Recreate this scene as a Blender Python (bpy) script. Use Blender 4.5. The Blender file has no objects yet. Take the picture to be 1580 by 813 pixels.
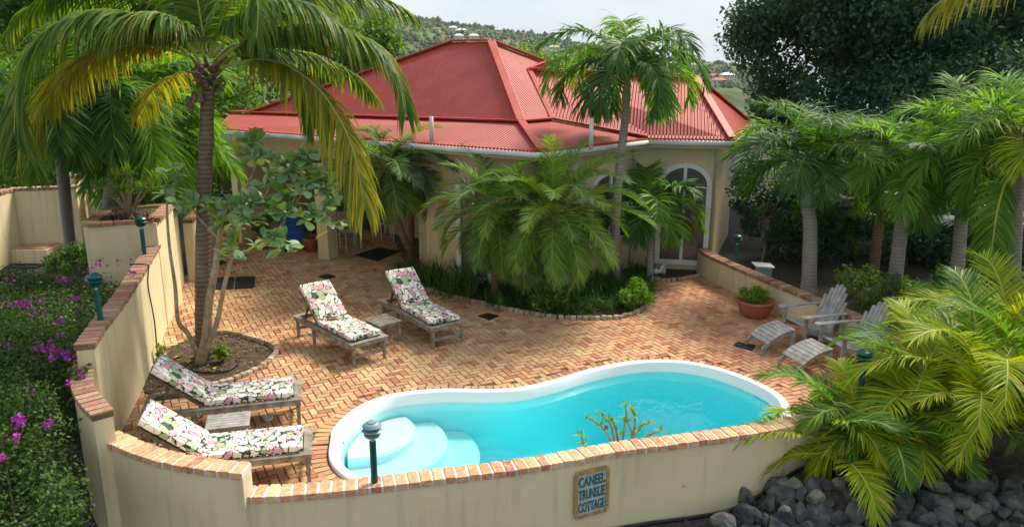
import bpy, math, random
from mathutils import Vector, Matrix, noise
from mathutils.geometry import tessellate_polygon
import numpy as np
R = math.radians
random.seed(7)
rng = np.random.default_rng(7)
scene = bpy.context.scene
C = scene.collection

# ------------------------------------------------------------ camera, sky, sun
CAM_H = 4.8; TILT = 14.79; FPX = 1229.0
cam_d = bpy.data.cameras.new('camera'); cam = bpy.data.objects.new('camera', cam_d); C.objects.link(cam)
cam.location = (0, 0, CAM_H); cam.rotation_euler = (R(90 - TILT), 0, 0)
cam_d.lens = 28.0; cam_d.sensor_width = 36.0; cam_d.clip_start = 0.1; cam_d.clip_end = 60000
scene.camera = cam
scene.render.resolution_x = 1024; scene.render.resolution_y = 526
SUN_EL = 47.0; SUN_AZ = 40.0     # azimuth clockwise from +Y: the sun stands behind the house, to the right
w = bpy.data.worlds.new("World"); scene.world = w; w.use_nodes = True
nt = w.node_tree; nt.nodes.clear()
wo = nt.nodes.new('ShaderNodeOutputWorld'); bg = nt.nodes.new('ShaderNodeBackground')
sky = nt.nodes.new('ShaderNodeTexSky'); sky.sky_type = 'NISHITA'; sky.sun_disc = False
sky.sun_elevation = R(SUN_EL); sky.sun_rotation = R(SUN_AZ); sky.air_density = 1.0; sky.dust_density = 1.5
tc = nt.nodes.new('ShaderNodeTexCoord'); mp = nt.nodes.new('ShaderNodeMapping'); mp.inputs['Scale'].default_value = (1, 1, 3.5)
nz = nt.nodes.new('ShaderNodeTexNoise'); nz.inputs['Scale'].default_value = 2.2; nz.inputs['Detail'].default_value = 7; nz.inputs['Roughness'].default_value = .55
cr = nt.nodes.new('ShaderNodeValToRGB'); cr.color_ramp.elements[0].position = .30; cr.color_ramp.elements[1].position = .62
cr.color_ramp.elements[0].color = (6.4, 7.4, 8.8, 1); cr.color_ramp.elements[1].color = (10.0, 10.4, 10.8, 1)
mx = nt.nodes.new('ShaderNodeMix'); mx.data_type = 'RGBA'; mx.inputs[0].default_value = .80
nt.links.new(tc.outputs['Generated'], mp.inputs[0]); nt.links.new(mp.outputs[0], nz.inputs['Vector'])
nt.links.new(nz.outputs['Fac'], cr.inputs[0]); nt.links.new(sky.outputs[0], mx.inputs[6]); nt.links.new(cr.outputs[0], mx.inputs[7])
nt.links.new(mx.outputs[2], bg.inputs[0]); bg.inputs[1].default_value = .066
nt.links.new(bg.outputs[0], wo.inputs[0])
sd = bpy.data.lights.new('sun', 'SUN'); so = bpy.data.objects.new('sun', sd); C.objects.link(so)
sd.energy = 4.0; sd.angle = R(18.0); sd.color = (1.0, .91, .76)
sdir = Vector((math.sin(R(SUN_AZ)) * math.cos(R(SUN_EL)), math.cos(R(SUN_AZ)) * math.cos(R(SUN_EL)), math.sin(R(SUN_EL))))
so.rotation_euler = sdir.to_track_quat('Z', 'Y').to_euler(); so.location = (20, 20, 40)
vs = scene.view_settings; vs.view_transform = 'Standard'; vs.look = 'None'; vs.exposure = 0.76; vs.gamma = 1; vs.use_curve_mapping = False
scene.render.engine = 'CYCLES'
scene.cycles.max_bounces = 8; scene.cycles.transparent_max_bounces = 12; scene.cycles.volume_bounces = 0

# ------------------------------------------------------------ measuring helpers
TH = R(TILT)
def _ray(px, py):
    u = (px - 790) / FPX; v = (406.5 - py) / FPX
    return Vector((u, math.cos(TH) + v * math.sin(TH), -math.sin(TH) + v * math.cos(TH)))
def gz(px, py, z=0.0):
    d = _ray(px, py); t = (z - CAM_H) / d.z
    return Vector((d.x * t, d.y * t, z))
def gy(px, py, Y):
    d = _ray(px, py); t = Y / d.y
    return Vector((d.x * t, Y, CAM_H + d.z * t))
def xy(v): return (v[0], v[1])

# ------------------------------------------------------------ materials
def mat(name, col, rough=.7, spec=.3, **k):
    m = bpy.data.materials.new(name); m.use_nodes = True
    b = m.node_tree.nodes['Principled BSDF']
    b.inputs['Base Color'].default_value = (*col, 1); b.inputs['Roughness'].default_value = rough
    b.inputs['Specular IOR Level'].default_value = spec
    return m
def nodes(m): return m.node_tree.nodes, m.node_tree.links, m.node_tree.nodes['Principled BSDF']
def ramp(n, stops):
    r = n.new('ShaderNodeValToRGB'); e = r.color_ramp.elements
    while len(e) < len(stops): e.new(.5)
    for i, (p, c) in enumerate(stops): e[i].position = p; e[i].color = (*c, 1)
    return r
def noisy(name, stops, scale=3, rough=.8, bump=.0, bscale=40, detail=6, spec=.2, coord='Object', dist=.01, sc=(1, 1, 1)):
    m = mat(name, (1, 1, 1), rough, spec); n, l, b = nodes(m)
    t = n.new('ShaderNodeTexCoord'); g = n.new('ShaderNodeMapping'); g.inputs['Scale'].default_value = sc
    x = n.new('ShaderNodeTexNoise'); x.inputs['Scale'].default_value = scale; x.inputs['Detail'].default_value = detail
    r = ramp(n, stops)
    l.new(t.outputs[coord], g.inputs[0]); l.new(g.outputs[0], x.inputs['Vector']); l.new(x.outputs['Fac'], r.inputs[0]); l.new(r.outputs[0], b.inputs['Base Color'])
    if bump:
        y = n.new('ShaderNodeTexNoise'); y.inputs['Scale'].default_value = bscale; y.inputs['Detail'].default_value = 4
        bp = n.new('ShaderNodeBump'); bp.inputs['Strength'].default_value = bump; bp.inputs['Distance'].default_value = dist
        l.new(g.outputs[0], y.inputs['Vector']); l.new(y.outputs['Fac'], bp.inputs['Height']); l.new(bp.outputs[0], b.inputs['Normal'])
    return m
def island(name, stops, rough=.8, mixn=.0, nscale=.6, dirt=(.12, .09, .06), bump=.0, spec=.2, bscale=60):
    """colour picked per mesh island (brick, leaf), with weathering patches"""
    m = mat(name, (1, 1, 1), rough, spec); n, l, b = nodes(m)
    g = n.new('ShaderNodeNewGeometry'); r = ramp(n, stops); l.new(g.outputs['Random Per Island'], r.inputs[0])
    t = n.new('ShaderNodeTexCoord')
    col = r.outputs[0]
    if mixn:
        x = n.new('ShaderNodeTexNoise'); x.inputs['Scale'].default_value = nscale; x.inputs['Detail'].default_value = 8; x.inputs['Roughness'].default_value = .65
        rr = ramp(n, [(.42, (0, 0, 0)), (.72, (1, 1, 1))]); mm = n.new('ShaderNodeMath'); mm.operation = 'MULTIPLY'; mm.inputs[1].default_value = mixn
        l.new(t.outputs['Object'], x.inputs['Vector']); l.new(x.outputs['Fac'], rr.inputs[0]); l.new(rr.outputs[0], mm.inputs[0])
        q = n.new('ShaderNodeMix'); q.data_type = 'RGBA'; q.inputs[7].default_value = (*dirt, 1)
        l.new(mm.outputs[0], q.inputs[0]); l.new(col, q.inputs[6]); col = q.outputs[2]
        x2 = n.new('ShaderNodeTexNoise'); x2.inputs['Scale'].default_value = 28; x2.inputs['Detail'].default_value = 5
        hs = n.new('ShaderNodeHueSaturation'); mr = n.new('ShaderNodeMapRange'); mr.inputs[3].default_value = .6; mr.inputs[4].default_value = 1.4
        l.new(t.outputs['Object'], x2.inputs['Vector']); l.new(x2.outputs['Fac'], mr.inputs[0]); l.new(mr.outputs[0], hs.inputs['Value']); l.new(col, hs.inputs['Color']); col = hs.outputs[0]
    l.new(col, b.inputs['Base Color'])
    if bump:
        y = n.new('ShaderNodeTexNoise'); y.inputs['Scale'].default_value = bscale; bp = n.new('ShaderNodeBump'); bp.inputs['Strength'].default_value = bump; bp.inputs['Distance'].default_value = .006
        l.new(t.outputs['Object'], y.inputs['Vector']); l.new(y.outputs['Fac'], bp.inputs['Height']); l.new(bp.outputs[0], b.inputs['Normal'])
    return m
def leafmat(name, stops, trans=.35, rough=.52, tcol=(1.5, 1.6, .5), spec=.25):
    m = mat(name, (1, 1, 1), rough, spec); n, l, b = nodes(m)
    g = n.new('ShaderNodeNewGeometry'); r = ramp(n, stops); l.new(g.outputs['Random Per Island'], r.inputs[0]); l.new(r.outputs[0], b.inputs['Base Color'])
    tr = n.new('ShaderNodeBsdfTranslucent'); q = n.new('ShaderNodeMix'); q.data_type = 'RGBA'; q.blend_type = 'MULTIPLY'; q.inputs[0].default_value = 1; q.inputs[7].default_value = (*tcol, 1)
    q.clamp_result = False
    l.new(r.outputs[0], q.inputs[6]); l.new(q.outputs[2], tr.inputs[0])
    ms = n.new('ShaderNodeMixShader'); ms.inputs[0].default_value = trans
    l.new(b.outputs[0], ms.inputs[1]); l.new(tr.outputs[0], ms.inputs[2]); l.new(ms.outputs[0], n['Material Output'].inputs[0])
    return m
M = {}
M['brick'] = island('patio_brick', [(0, (.33, .13, .075)), (.12, (.47, .215, .125)), (.3, (.53, .30, .16)), (.55, (.57, .355, .185)), (.78, (.62, .43, .235)), (.92, (.50, .25, .15)), (1, (.42, .27, .17))], .85, .7, .6, (.30, .18, .105), .35)
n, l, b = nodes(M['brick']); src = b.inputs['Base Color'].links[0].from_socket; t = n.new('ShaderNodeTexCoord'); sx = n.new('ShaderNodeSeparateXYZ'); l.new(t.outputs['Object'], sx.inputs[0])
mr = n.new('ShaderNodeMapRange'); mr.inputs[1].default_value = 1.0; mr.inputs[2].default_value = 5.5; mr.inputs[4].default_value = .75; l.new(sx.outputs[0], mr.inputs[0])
q = n.new('ShaderNodeMix'); q.data_type = 'RGBA'; q.blend_type = 'MULTIPLY'; q.inputs[7].default_value = (.98, .74, .82, 1); l.new(mr.outputs[0], q.inputs[0]); l.new(src, q.inputs[6]); l.new(q.outputs[2], b.inputs['Base Color'])  # bricks turn pinker and darker to the right: shade there put into their colour
M['joint'] = noisy('joint_sand', [(.3, (.10, .075, .045)), (.7, (.22, .16, .10))], 5, .95)
M['cop'] = island('coping_brick', [(0, (.34, .13, .08)), (.2, (.50, .23, .12)), (.45, (.56, .32, .17)), (.65, (.46, .20, .11)), (.85, (.62, .43, .25)), (1, (.32, .08, .07))], .85, .75, 14, (.66, .50, .28), .8)
M['cop_old'] = island('weathered_coping_brick', [(0, (.20, .09, .06)), (.3, (.33, .17, .10)), (.6, (.42, .25, .16)), (.8, (.30, .12, .09)), (1, (.46, .32, .22))], .85, .7, 5, (.36, .29, .22), .6)
M['mortar'] = noisy('mortar', [(.3, (.55, .55, .54)), (.7, (.72, .70, .66))], 12, .9, .3, 60)
M['render'] = noisy('yellow_render', [(.25, (.60, .50, .30)), (.5, (.69, .59, .37)), (.75, (.74, .65, .44))], 1.1, .9, .25, 25)
def streaks(m, amt=.5, dirt=(.30, .27, .2)):
    n, l, b = nodes(m); src = b.inputs['Base Color'].links[0].from_socket; t = n.new('ShaderNodeTexCoord')
    g = n.new('ShaderNodeMapping'); g.inputs['Scale'].default_value = (5, 5, .45); x = n.new('ShaderNodeTexNoise'); x.inputs['Scale'].default_value = 1.6; x.inputs['Detail'].default_value = 7; x.inputs['Roughness'].default_value = .6
    l.new(t.outputs['Object'], g.inputs[0]); l.new(g.outputs[0], x.inputs['Vector']); rr = ramp(n, [(.50, (0, 0, 0)), (.78, (1, 1, 1))]); l.new(x.outputs['Fac'], rr.inputs[0])
    y = n.new('ShaderNodeTexNoise'); y.inputs['Scale'].default_value = 1.1; y.inputs['Detail'].default_value = 9; y.inputs['Roughness'].default_value = .7; l.new(t.outputs['Object'], y.inputs['Vector']); ry = ramp(n, [(.5, (0, 0, 0)), (.7, (1, 1, 1))]); l.new(y.outputs['Fac'], ry.inputs[0])
    mm = n.new('ShaderNodeMath'); mm.operation = 'MAXIMUM'; l.new(rr.outputs[0], mm.inputs[0]); hf = n.new('ShaderNodeMath'); hf.operation = 'MULTIPLY'; hf.inputs[1].default_value = .45; l.new(ry.outputs[0], hf.inputs[0]); l.new(hf.outputs[0], mm.inputs[1])
    am = n.new('ShaderNodeMath'); am.operation = 'MULTIPLY'; am.inputs[1].default_value = amt; l.new(mm.outputs[0], am.inputs[0])
    q = n.new('ShaderNodeMix'); q.data_type = 'RGBA'; q.inputs[7].default_value = (*dirt, 1); l.new(am.outputs[0], q.inputs[0]); l.new(src, q.inputs[6]); l.new(q.outputs[2], b.inputs['Base Color'])
streaks(M['render'])
M['housewall'] = noisy('house_render', [(.25, (.56, .46, .27)), (.5, (.63, .53, .33)), (.75, (.68, .58, .38))], .8, .9, .2, 25)
streaks(M['housewall'], .35)
M['white'] = noisy('white_paint', [(.3, (.68, .69, .68)), (.7, (.80, .80, .78))], 4, .45)
M['gutter'] = noisy('gutter_white', [(.3, (.55, .56, .55)), (.7, (.74, .74, .70))], 3, .5)
M['fascia'] = mat('cream_fascia', (.52, .48, .36), .7)
M['glass'] = mat('window_glass', (.11, .105, .095), .06, .6)
M['dark'] = mat('dark_interior', (.03, .025, .02), .9)
M['soil'] = noisy('garden_soil', [(.3, (.045, .03, .018)), (.55, (.10, .07, .045)), (.8, (.2, .15, .1))], 9, .95, .8, 25, dist=.04)
M['ground'] = noisy('outer_ground', [(.3, (.03, .026, .022)), (.6, (.075, .066, .055)), (.8, (.13, .115, .095))], 14, .95, .8, 30, dist=.03)
M['gel'] = mat('pool_gelcoat', (.80, .83, .83), .35, .4)
M['poolfloor'] = mat('pool_floor_gelcoat', (.64, .90, .92), .5)
M['teal'] = mat('teal_paint', (.004, .075, .068), .35, .4)
M['bluegrey'] = mat('faded_teal_enamel', (.16, .25, .29), .4, .4)
M['mat'] = noisy('black_rubber', [(.4, (.012, .016, .02)), (.7, (.03, .036, .04))], 20, .7, .6, 50)
M['hose'] = mat('black_hose', (.012, .014, .02), .4)
M['steel'] = mat('vent_pipe', (.55, .50, .47), .5)
M['terracotta'] = noisy('terracotta', [(.3, (.30, .09, .05)), (.7, (.42, .16, .09))], 6, .7, .2)
M['rock'] = noisy('blue_grey_rock', [(.3, (.025, .033, .037)), (.5, (.07, .078, .078)), (.64, (.12, .125, .115)), (.8, (.25, .24, .20))], 5, .85, .9, 14, dist=.04)
M['rock2'] = noisy('tan_rock', [(.3, (.08, .075, .06)), (.6, (.2, .185, .15)), (.8, (.3, .27, .21))], 5, .85, .9, 14, dist=.04)
M['blue'] = mat('blue_fabric', (.01, .07, .32), .6)
M['yellow'] = mat('yellow_leaf', (.62, .42, .03), .6)
M['signframe'] = island('gold_mosaic', [(0, (.35, .2, .07)), (.5, (.5, .33, .12)), (1, (.3, .22, .1))], .7)
M['signpanel'] = noisy('pale_mosaic', [(.4, (.36, .36, .33)), (.6, (.52, .52, .48))], 60, .7)
M['signtext'] = noisy('teal_mosaic', [(.35, (.01, .10, .13)), (.65, (.05, .22, .25))], 45, .6)
M['bark'] = noisy('grey_bark', [(.3, (.13, .10, .075)), (.7, (.30, .25, .19))], 8, .9, .8, 30)
M['shaft'] = noisy('crownshaft', [(.3, (.10, .17, .10)), (.7, (.20, .28, .18))], 3, .5)
M['shaftlight'] = noisy('crownshaft_light', [(.3, (.13, .22, .05)), (.7, (.30, .38, .12))], 3, .5)
M['stub'] = noisy('dry_sheath', [(.3, (.07, .045, .03)), (.7, (.28, .20, .12))], 10, .9)
M['rachis'] = mat('frond_stalk', (.32, .34, .06), .5)
M['rachisg'] = mat('frond_stalk_green', (.14, .2, .05), .5)
def trunkmat(name, a, b_, freq, strength=.6):
    m = mat(name, a, .9, .2); n, l, b = nodes(m)
    t = n.new('ShaderNodeTexCoord'); wv = n.new('ShaderNodeTexWave'); wv.bands_direction = 'Z'; wv.inputs['Scale'].default_value = freq; wv.inputs['Distortion'].default_value = 2.5; wv.inputs['Detail'].default_value = 3; wv.inputs['Detail Scale'].default_value = 2
    r = ramp(n, [(.1, a), (.75, b_)]); l.new(t.outputs['Object'], wv.inputs['Vector'])
    x = n.new('ShaderNodeTexNoise'); x.inputs['Scale'].default_value = 6; x.inputs['Detail'].default_value = 6; l.new(t.outputs['Object'], x.inputs['Vector'])
    mm = n.new('ShaderNodeMix'); mm.inputs[0].default_value = .68; l.new(wv.outputs['Fac'], mm.inputs[2]); l.new(x.outputs['Fac'], mm.inputs[3])
    l.new(mm.outputs[0], r.inputs[0]); l.new(r.outputs[0], b.inputs['Base Color'])
    bp = n.new('ShaderNodeBump'); bp.inputs['Strength'].default_value = strength; bp.inputs['Distance'].default_value = .03; l.new(mm.outputs[0], bp.inputs['Height']); l.new(bp.outputs[0], b.inputs['Normal'])
    return m
M['cocotrunk'] = trunkmat('coconut_trunk', (.075, .055, .042), (.22, .16, .12), 4.2, .8)
M['greytrunk'] = trunkmat('grey_palm_trunk', (.19, .17, .155), (.34, .31, .285), 4.2)
M['datetrunk'] = trunkmat('date_palm_trunk', (.07, .045, .03), (.26, .17, .10), 5)
M['coco'] = leafmat('coconut_leaflet', [(0, (.06, .12, .02)), (.5, (.10, .19, .025)), (.85, (.19, .25, .03)), (.97, (.30, .30, .05)), (1, (.34, .22, .09))], 0.5)
M['cocoy'] = leafmat('coconut_leaflet_gold', [(0, (.13, .19, .015)), (.4, (.26, .30, .02)), (.8, (.42, .37, .025)), (1, (.48, .30, .08))], 0.5, tcol=(1.3, 1.2, .5))
M['adon'] = leafmat('manila_leaflet', [(0, (.035, .10, .025)), (.6, (.065, .16, .03)), (.93, (.12, .23, .035)), (1, (.28, .28, .06))], 0.42)
M['adonl'] = leafmat('manila_leaflet_lime', [(0, (.10, .23, .02)), (.6, (.15, .32, .03)), (.94, (.25, .40, .045)), (1, (.42, .38, .08))], 0.48)
M['date'] = leafmat('date_leaflet', [(0, (.06, .14, .04)), (.5, (.11, .22, .05)), (.92, (.2, .29, .07)), (1, (.36, .32, .12))], 0.45)
M['datel'] = leafmat('date_leaflet_light', [(0, (.10, .21, .04)), (.5, (.18, .31, .05)), (.92, (.32, .37, .07)), (1, (.42, .34, .12))], 0.48)
M['date_s'] = leafmat('date_leaflet_grey', [(0, (.05, .09, .045)), (.5, (.08, .13, .06)), (1, (.16, .2, .10))], .25, .42, spec=.4)
M['areca'] = leafmat('areca_leaflet', [(0, (.17, .28, .012)), (.4, (.30, .40, .015)), (.8, (.48, .50, .02)), (1, (.60, .46, .03))], 0.52, tcol=(1.3, 1.3, .4))
M['arecad'] = leafmat('areca_leaflet_green', [(0, (.055, .15, .015)), (.5, (.11, .23, .02)), (.93, (.2, .31, .03)), (1, (.40, .36, .06))], 0.46)
M['fan'] = leafmat('fan_leaf_bluish', [(0, (.05, .09, .075)), (1, (.11, .16, .13))], .2)
M['dkleaf'] = leafmat('dark_tree_leaf', [(0, (.018, .055, .034)), (.6, (.035, .09, .05)), (1, (.09, .16, .08))], 0.35, .5, spec=.25)
M['mdleaf'] = leafmat('green_tree_leaf', [(0, (.045, .11, .016)), (.5, (.09, .19, .025)), (1, (.18, .30, .04))], 0.42)
M['brleaf'] = leafmat('bright_leaf', [(0, (.07, .16, .015)), (.5, (.14, .26, .02)), (1, (.28, .38, .03))], .4)
M['boug'] = leafmat('hedge_leaf', [(0, (.028, .062, .014)), (.5, (.05, .10, .02)), (.9, (.085, .15, .026)), (1, (.15, .19, .04))], 0.35, .45)
M['bract'] = leafmat('magenta_bract', [(0, (.22, .01, .2)), (1, (.48, .05, .44))], 0.3, tcol=(1.2, 1, 1.2))
M['strap'] = leafmat('strap_leaf', [(0, (.03, .09, .016)), (.6, (.06, .15, .025)), (1, (.14, .25, .04))], .3, .35)
M['cala'] = leafmat('milkweed_leaf', [(0, (.14, .26, .11)), (.5, (.23, .37, .19)), (.8, (.32, .44, .28)), (.9, (.24, .42, .06)), (1, (.45, .45, .06))], .28, .5)
M['calstem'] = noisy('milkweed_stem', [(.3, (.22, .16, .10)), (.7, (.42, .34, .24))], 9, .9, .5)
M['red'] = mat('red_flower', (.6, .06, .05), .6)
# weathered grey teak
def teak(name, a, b_, c_):
    m = noisy(name, [(.25, a), (.5, b_), (.75, c_)], 9, .8, .4, 30, sc=(1, 1, 1)); return m
M['teak'] = teak('weathered_teak', (.13, .105, .08), (.25, .215, .175), (.36, .33, .29))
M['greywood'] = teak('silver_grey_wood', (.21, .20, .19), (.33, .32, .305), (.46, .45, .435))
M['teakdk'] = teak('dark_teak', (.07, .055, .035), (.13, .10, .07), (.2, .165, .12))
# floral canvas
def floral():
    m = mat('floral_canvas', (1, 1, 1), .85, .15); n, l, b = nodes(m)
    t = n.new('ShaderNodeTexCoord'); d = n.new('ShaderNodeTexNoise'); d.inputs['Scale'].default_value = 9; d.inputs['Detail'].default_value = 3
    ad = n.new('ShaderNodeMix'); ad.data_type = 'VECTOR'; ad.inputs[0].default_value = .10
    l.new(t.outputs['Object'], d.inputs['Vector']); l.new(t.outputs['Object'], ad.inputs[4]); l.new(d.outputs['Color'], ad.inputs[5])
    v = n.new('ShaderNodeTexVoronoi'); v.inputs['Scale'].default_value = 12; l.new(ad.outputs[1], v.inputs['Vector'])
    sp = n.new('ShaderNodeSeparateColor'); l.new(v.outputs['Color'], sp.inputs[0])
    r1 = ramp(n, [(0, (.82, .80, .72)), (.34, (.84, .80, .74)), (.37, (.66, .30, .38)), (.50, (.76, .46, .50)), (.54, (.34, .40, .24)), (.66, (.42, .48, .32)), (.70, (.80, .78, .68)), (.84, (.78, .66, .62)), (.90, (.70, .62, .58)), (.92, (.07, .11, .08))])
    r1.color_ramp.interpolation = 'LINEAR'; l.new(sp.outputs[0], r1.inputs[0])
    pet = n.new('ShaderNodeTexVoronoi'); pet.inputs['Scale'].default_value = 28; l.new(ad.outputs[1], pet.inputs['Vector'])
    rp = ramp(n, [(.0, (.72, .66, .66)), (.35, (1, 1, 1))]); l.new(pet.outputs['Distance'], rp.inputs[0])
    q = n.new('ShaderNodeMix'); q.data_type = 'RGBA'; q.blend_type = 'MULTIPLY'; q.inputs[0].default_value = .9; l.new(r1.outputs[0], q.inputs[6]); l.new(rp.outputs[0], q.inputs[7])
    v2 = n.new('ShaderNodeTexVoronoi'); v2.feature = 'DISTANCE_TO_EDGE'; v2.inputs['Scale'].default_value = 12; l.new(ad.outputs[1], v2.inputs['Vector'])
    x3 = n.new('ShaderNodeTexNoise'); x3.inputs['Scale'].default_value = 13; l.new(t.outputs['Object'], x3.inputs['Vector'])
    sb = n.new('ShaderNodeMath'); sb.operation = 'MULTIPLY_ADD'; sb.inputs[1].default_value = -.34; sb.inputs[2].default_value = .185; l.new(x3.outputs['Fac'], sb.inputs[0])
    s2 = n.new('ShaderNodeMath'); s2.operation = 'SUBTRACT'; l.new(v2.outputs['Distance'], s2.inputs[0]); l.new(sb.outputs[0], s2.inputs[1])
    re = ramp(n, [(.02, (1, 1, 1)), (.06, (0, 0, 0))]); l.new(s2.outputs[0], re.inputs[0])
    q2 = n.new('ShaderNodeMix'); q2.data_type = 'RGBA'; q2.inputs[7].default_value = (.03, .055, .045, 1); l.new(re.outputs[0], q2.inputs[0]); l.new(q.outputs[2], q2.inputs[6])
    l.new(q2.outputs[2], b.inputs['Base Color'])
    return m
M['floral'] = floral()
# corrugated red iron: ribs run down the slope (uv.x counts metres along the eave)
def corr(name, c0, c1, pitch=.085):
    m = mat(name, c0, .55, .35); n, l, b = nodes(m)
    uv = n.new('ShaderNodeUVMap'); uv.uv_map = 'UVMap'; s = n.new('ShaderNodeSeparateXYZ'); l.new(uv.outputs[0], s.inputs[0])
    a = n.new('ShaderNodeMath'); a.operation = 'MULTIPLY'; a.inputs[1].default_value = 2 * math.pi / pitch; l.new(s.outputs[0], a.inputs[0])
    sn = n.new('ShaderNodeMath'); sn.operation = 'SINE'; l.new(a.outputs[0], sn.inputs[0])
    bp = n.new('ShaderNodeBump'); bp.inputs['Strength'].default_value = 1; bp.inputs['Distance'].default_value = .011; l.new(sn.outputs[0], bp.inputs['Height']); l.new(bp.outputs[0], b.inputs['Normal'])
    x = n.new('ShaderNodeTexNoise'); x.inputs['Scale'].default_value = 1.6; x.inputs['Detail'].default_value = 8; x.inputs['Roughness'].default_value = .7
    t = n.new('ShaderNodeTexCoord'); l.new(t.outputs['Object'], x.inputs['Vector']); r = ramp(n, [(.3, c0), (.7, c1)]); l.new(x.outputs['Fac'], r.inputs[0]); l.new(r.outputs[0], b.inputs['Base Color'])
    return m
M['roof'] = corr('red_corrugated_iron', (.31, .028, .020), (.41, .055, .038), .074)
streaks(M['roof'], .4, (.40, .12, .09))
M['roofcap'] = noisy('red_ridge_cap', [(.3, (.36, .04, .03)), (.7, (.45, .075, .055))], 2, .5)

# ------------------------------------------------------------ mesh helpers
def tag(o, label=None, cat=None, group=None, kind=None):
    if label: o['label'] = label
    if cat: o['category'] = cat
    if group: o['group'] = group
    if kind: o['kind'] = kind
    return o
def thing(name, label, cat, loc=(0, 0, 0), group=None):
    o = bpy.data.objects.new(name, None); C.objects.link(o); o.location = loc; o.empty_display_size = .2
    return tag(o, label, cat, group)
def origin(o):
    v = Vector((0, 0, 0))
    while o: v += o.location; o = o.parent
    return v
class MB:
    def __init__(s): s.v = []; s.f = []; s.m = []
    def add(s, vs, fs, mi=0):
        k = len(s.v); s.v.extend([tuple(a) for a in vs]); s.f.extend([tuple(i + k for i in f) for f in fs]); s.m.extend([mi] * len(fs))
    def box(s, c, d, rz=0, mi=0, rot=None):
        hx, hy, hz = d[0] / 2, d[1] / 2, d[2] / 2
        Mx = rot if rot is not None else Matrix.Rotation(rz, 3, 'Z')
        vs = [Mx @ Vector((x * hx, y * hy, z * hz)) + Vector(c) for x in (-1, 1) for y in (-1, 1) for z in (-1, 1)]
        s.add(vs, [(0, 1, 3, 2), (4, 6, 7, 5), (0, 4, 5, 1), (2, 3, 7, 6), (0, 2, 6, 4), (1, 5, 7, 3)], mi)
    def beam(s, a, b, w, h, up=(0, 0, 1), mi=0):
        a = Vector(a); b = Vector(b); d = (b - a); L = d.length; d.normalize()
        sd_ = d.cross(Vector(up)).normalized(); u = sd_.cross(d)
        rot = Matrix((d, sd_, u)).transposed(); s.box((a + b) / 2, (L, w, h), rot=rot, mi=mi)
    def tube(s, pts, rad, n=8, mi=0, cap=True):
        pts = [Vector(p) for p in pts]; k = len(pts); vs = []; fs = []
        if not isinstance(rad, (list, tuple)): rad = [rad] * k
        ref = None
        for i, p in enumerate(pts):
            d = (pts[min(i + 1, k - 1)] - pts[max(i - 1, 0)]).normalized()
            if ref is None: ref = d.orthogonal().normalized()
            ref = (ref - d * ref.dot(d)).normalized(); b_ = d.cross(ref)
            for j in range(n):
                a = 2 * math.pi * j / n; vs.append(p + (ref * math.cos(a) + b_ * math.sin(a)) * rad[i])
        for i in range(k - 1):
            for j in range(n): fs.append((i * n + j, i * n + (j + 1) % n, (i + 1) * n + (j + 1) % n, (i + 1) * n + j))
        if cap: fs.append(tuple(range(n - 1, -1, -1))); fs.append(tuple(range((k - 1) * n, k * n)))
        s.add(vs, fs, mi)
    def lathe(s, prof, c=(0, 0, 0), n=24, mi=0):
        vs = []; fs = []; k = len(prof)
        for r, z in prof:
            for j in range(n):
                a = 2 * math.pi * j / n; vs.append((c[0] + r * math.cos(a), c[1] + r * math.sin(a), c[2] + z))
        for i in range(k - 1):
            for j in range(n): fs.append((i * n + j, i * n + (j + 1) % n, (i + 1) * n + (j + 1) % n, (i + 1) * n + j))
        fs.append(tuple(range(n - 1, -1, -1))); fs.append(tuple(range((k - 1) * n, k * n)))
        s.add(vs, fs, mi)
    def prism(s, poly, z0, z1, mi=0):
        n = len(poly); vs = [(p[0], p[1], z0) for p in poly] + [(p[0], p[1], z1) for p in poly]
        tris = tessellate_polygon([[Vector((p[0], p[1], 0)) for p in poly]])
        fs = [tuple(t) for t in tris] + [tuple(i + n for i in t) for t in tris] + [(i, (i + 1) % n, (i + 1) % n + n, i + n) for i in range(n)]
        s.add(vs, fs, mi)
    def sheet(s, loops, z, mi=0):
        fl = [Vector((p[0], p[1], 0)) for lp in loops for p in lp]
        tris = tessellate_polygon([[Vector((p[0], p[1], 0)) for p in lp] for lp in loops])
        s.add([(p.x, p.y, z) for p in fl], [tuple(t) for t in tris], mi)
    def build(s, name, m, parent=None, smooth=False, bevel=0, world=True, recalc=False):
        me = bpy.data.meshes.new(name)
        off = origin(parent) if (parent and world) else Vector((0, 0, 0))
        vv = s.v if off.length < 1e-9 else [(a[0] - off.x, a[1] - off.y, a[2] - off.z) for a in s.v]
        me.from_pydata(vv, [], s.f)
        for q in (m if isinstance(m, (list, tuple)) else [m]): me.materials.append(q)
        if isinstance(m, (list, tuple)): me.polygons.foreach_set('material_index', s.m)
        if smooth: me.polygons.foreach_set('use_smooth', [True] * len(me.polygons))
        me.update()
        if recalc:
            import bmesh
            bm = bmesh.new(); bm.from_mesh(me); bmesh.ops.recalc_face_normals(bm, faces=bm.faces); bm.to_mesh(me); bm.free()
        o = bpy.data.objects.new(name, me); C.objects.link(o)
        if parent: o.parent = parent
        if bevel:
            bv = o.modifiers.new('bevel', 'BEVEL'); bv.width = bevel; bv.segments = 2; bv.limit_method = 'ANGLE'
        return o
def struct(name, mb, m, **k):
    return tag(mb.build(name, m, **k), kind='structure')
def copy_tree(o, parent=None):
    c = o.copy(); C.objects.link(c)
    if parent: c.parent = parent
    for ch in [x for x in C.objects if x.parent == o]: copy_tree(ch, c)
    return c
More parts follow.
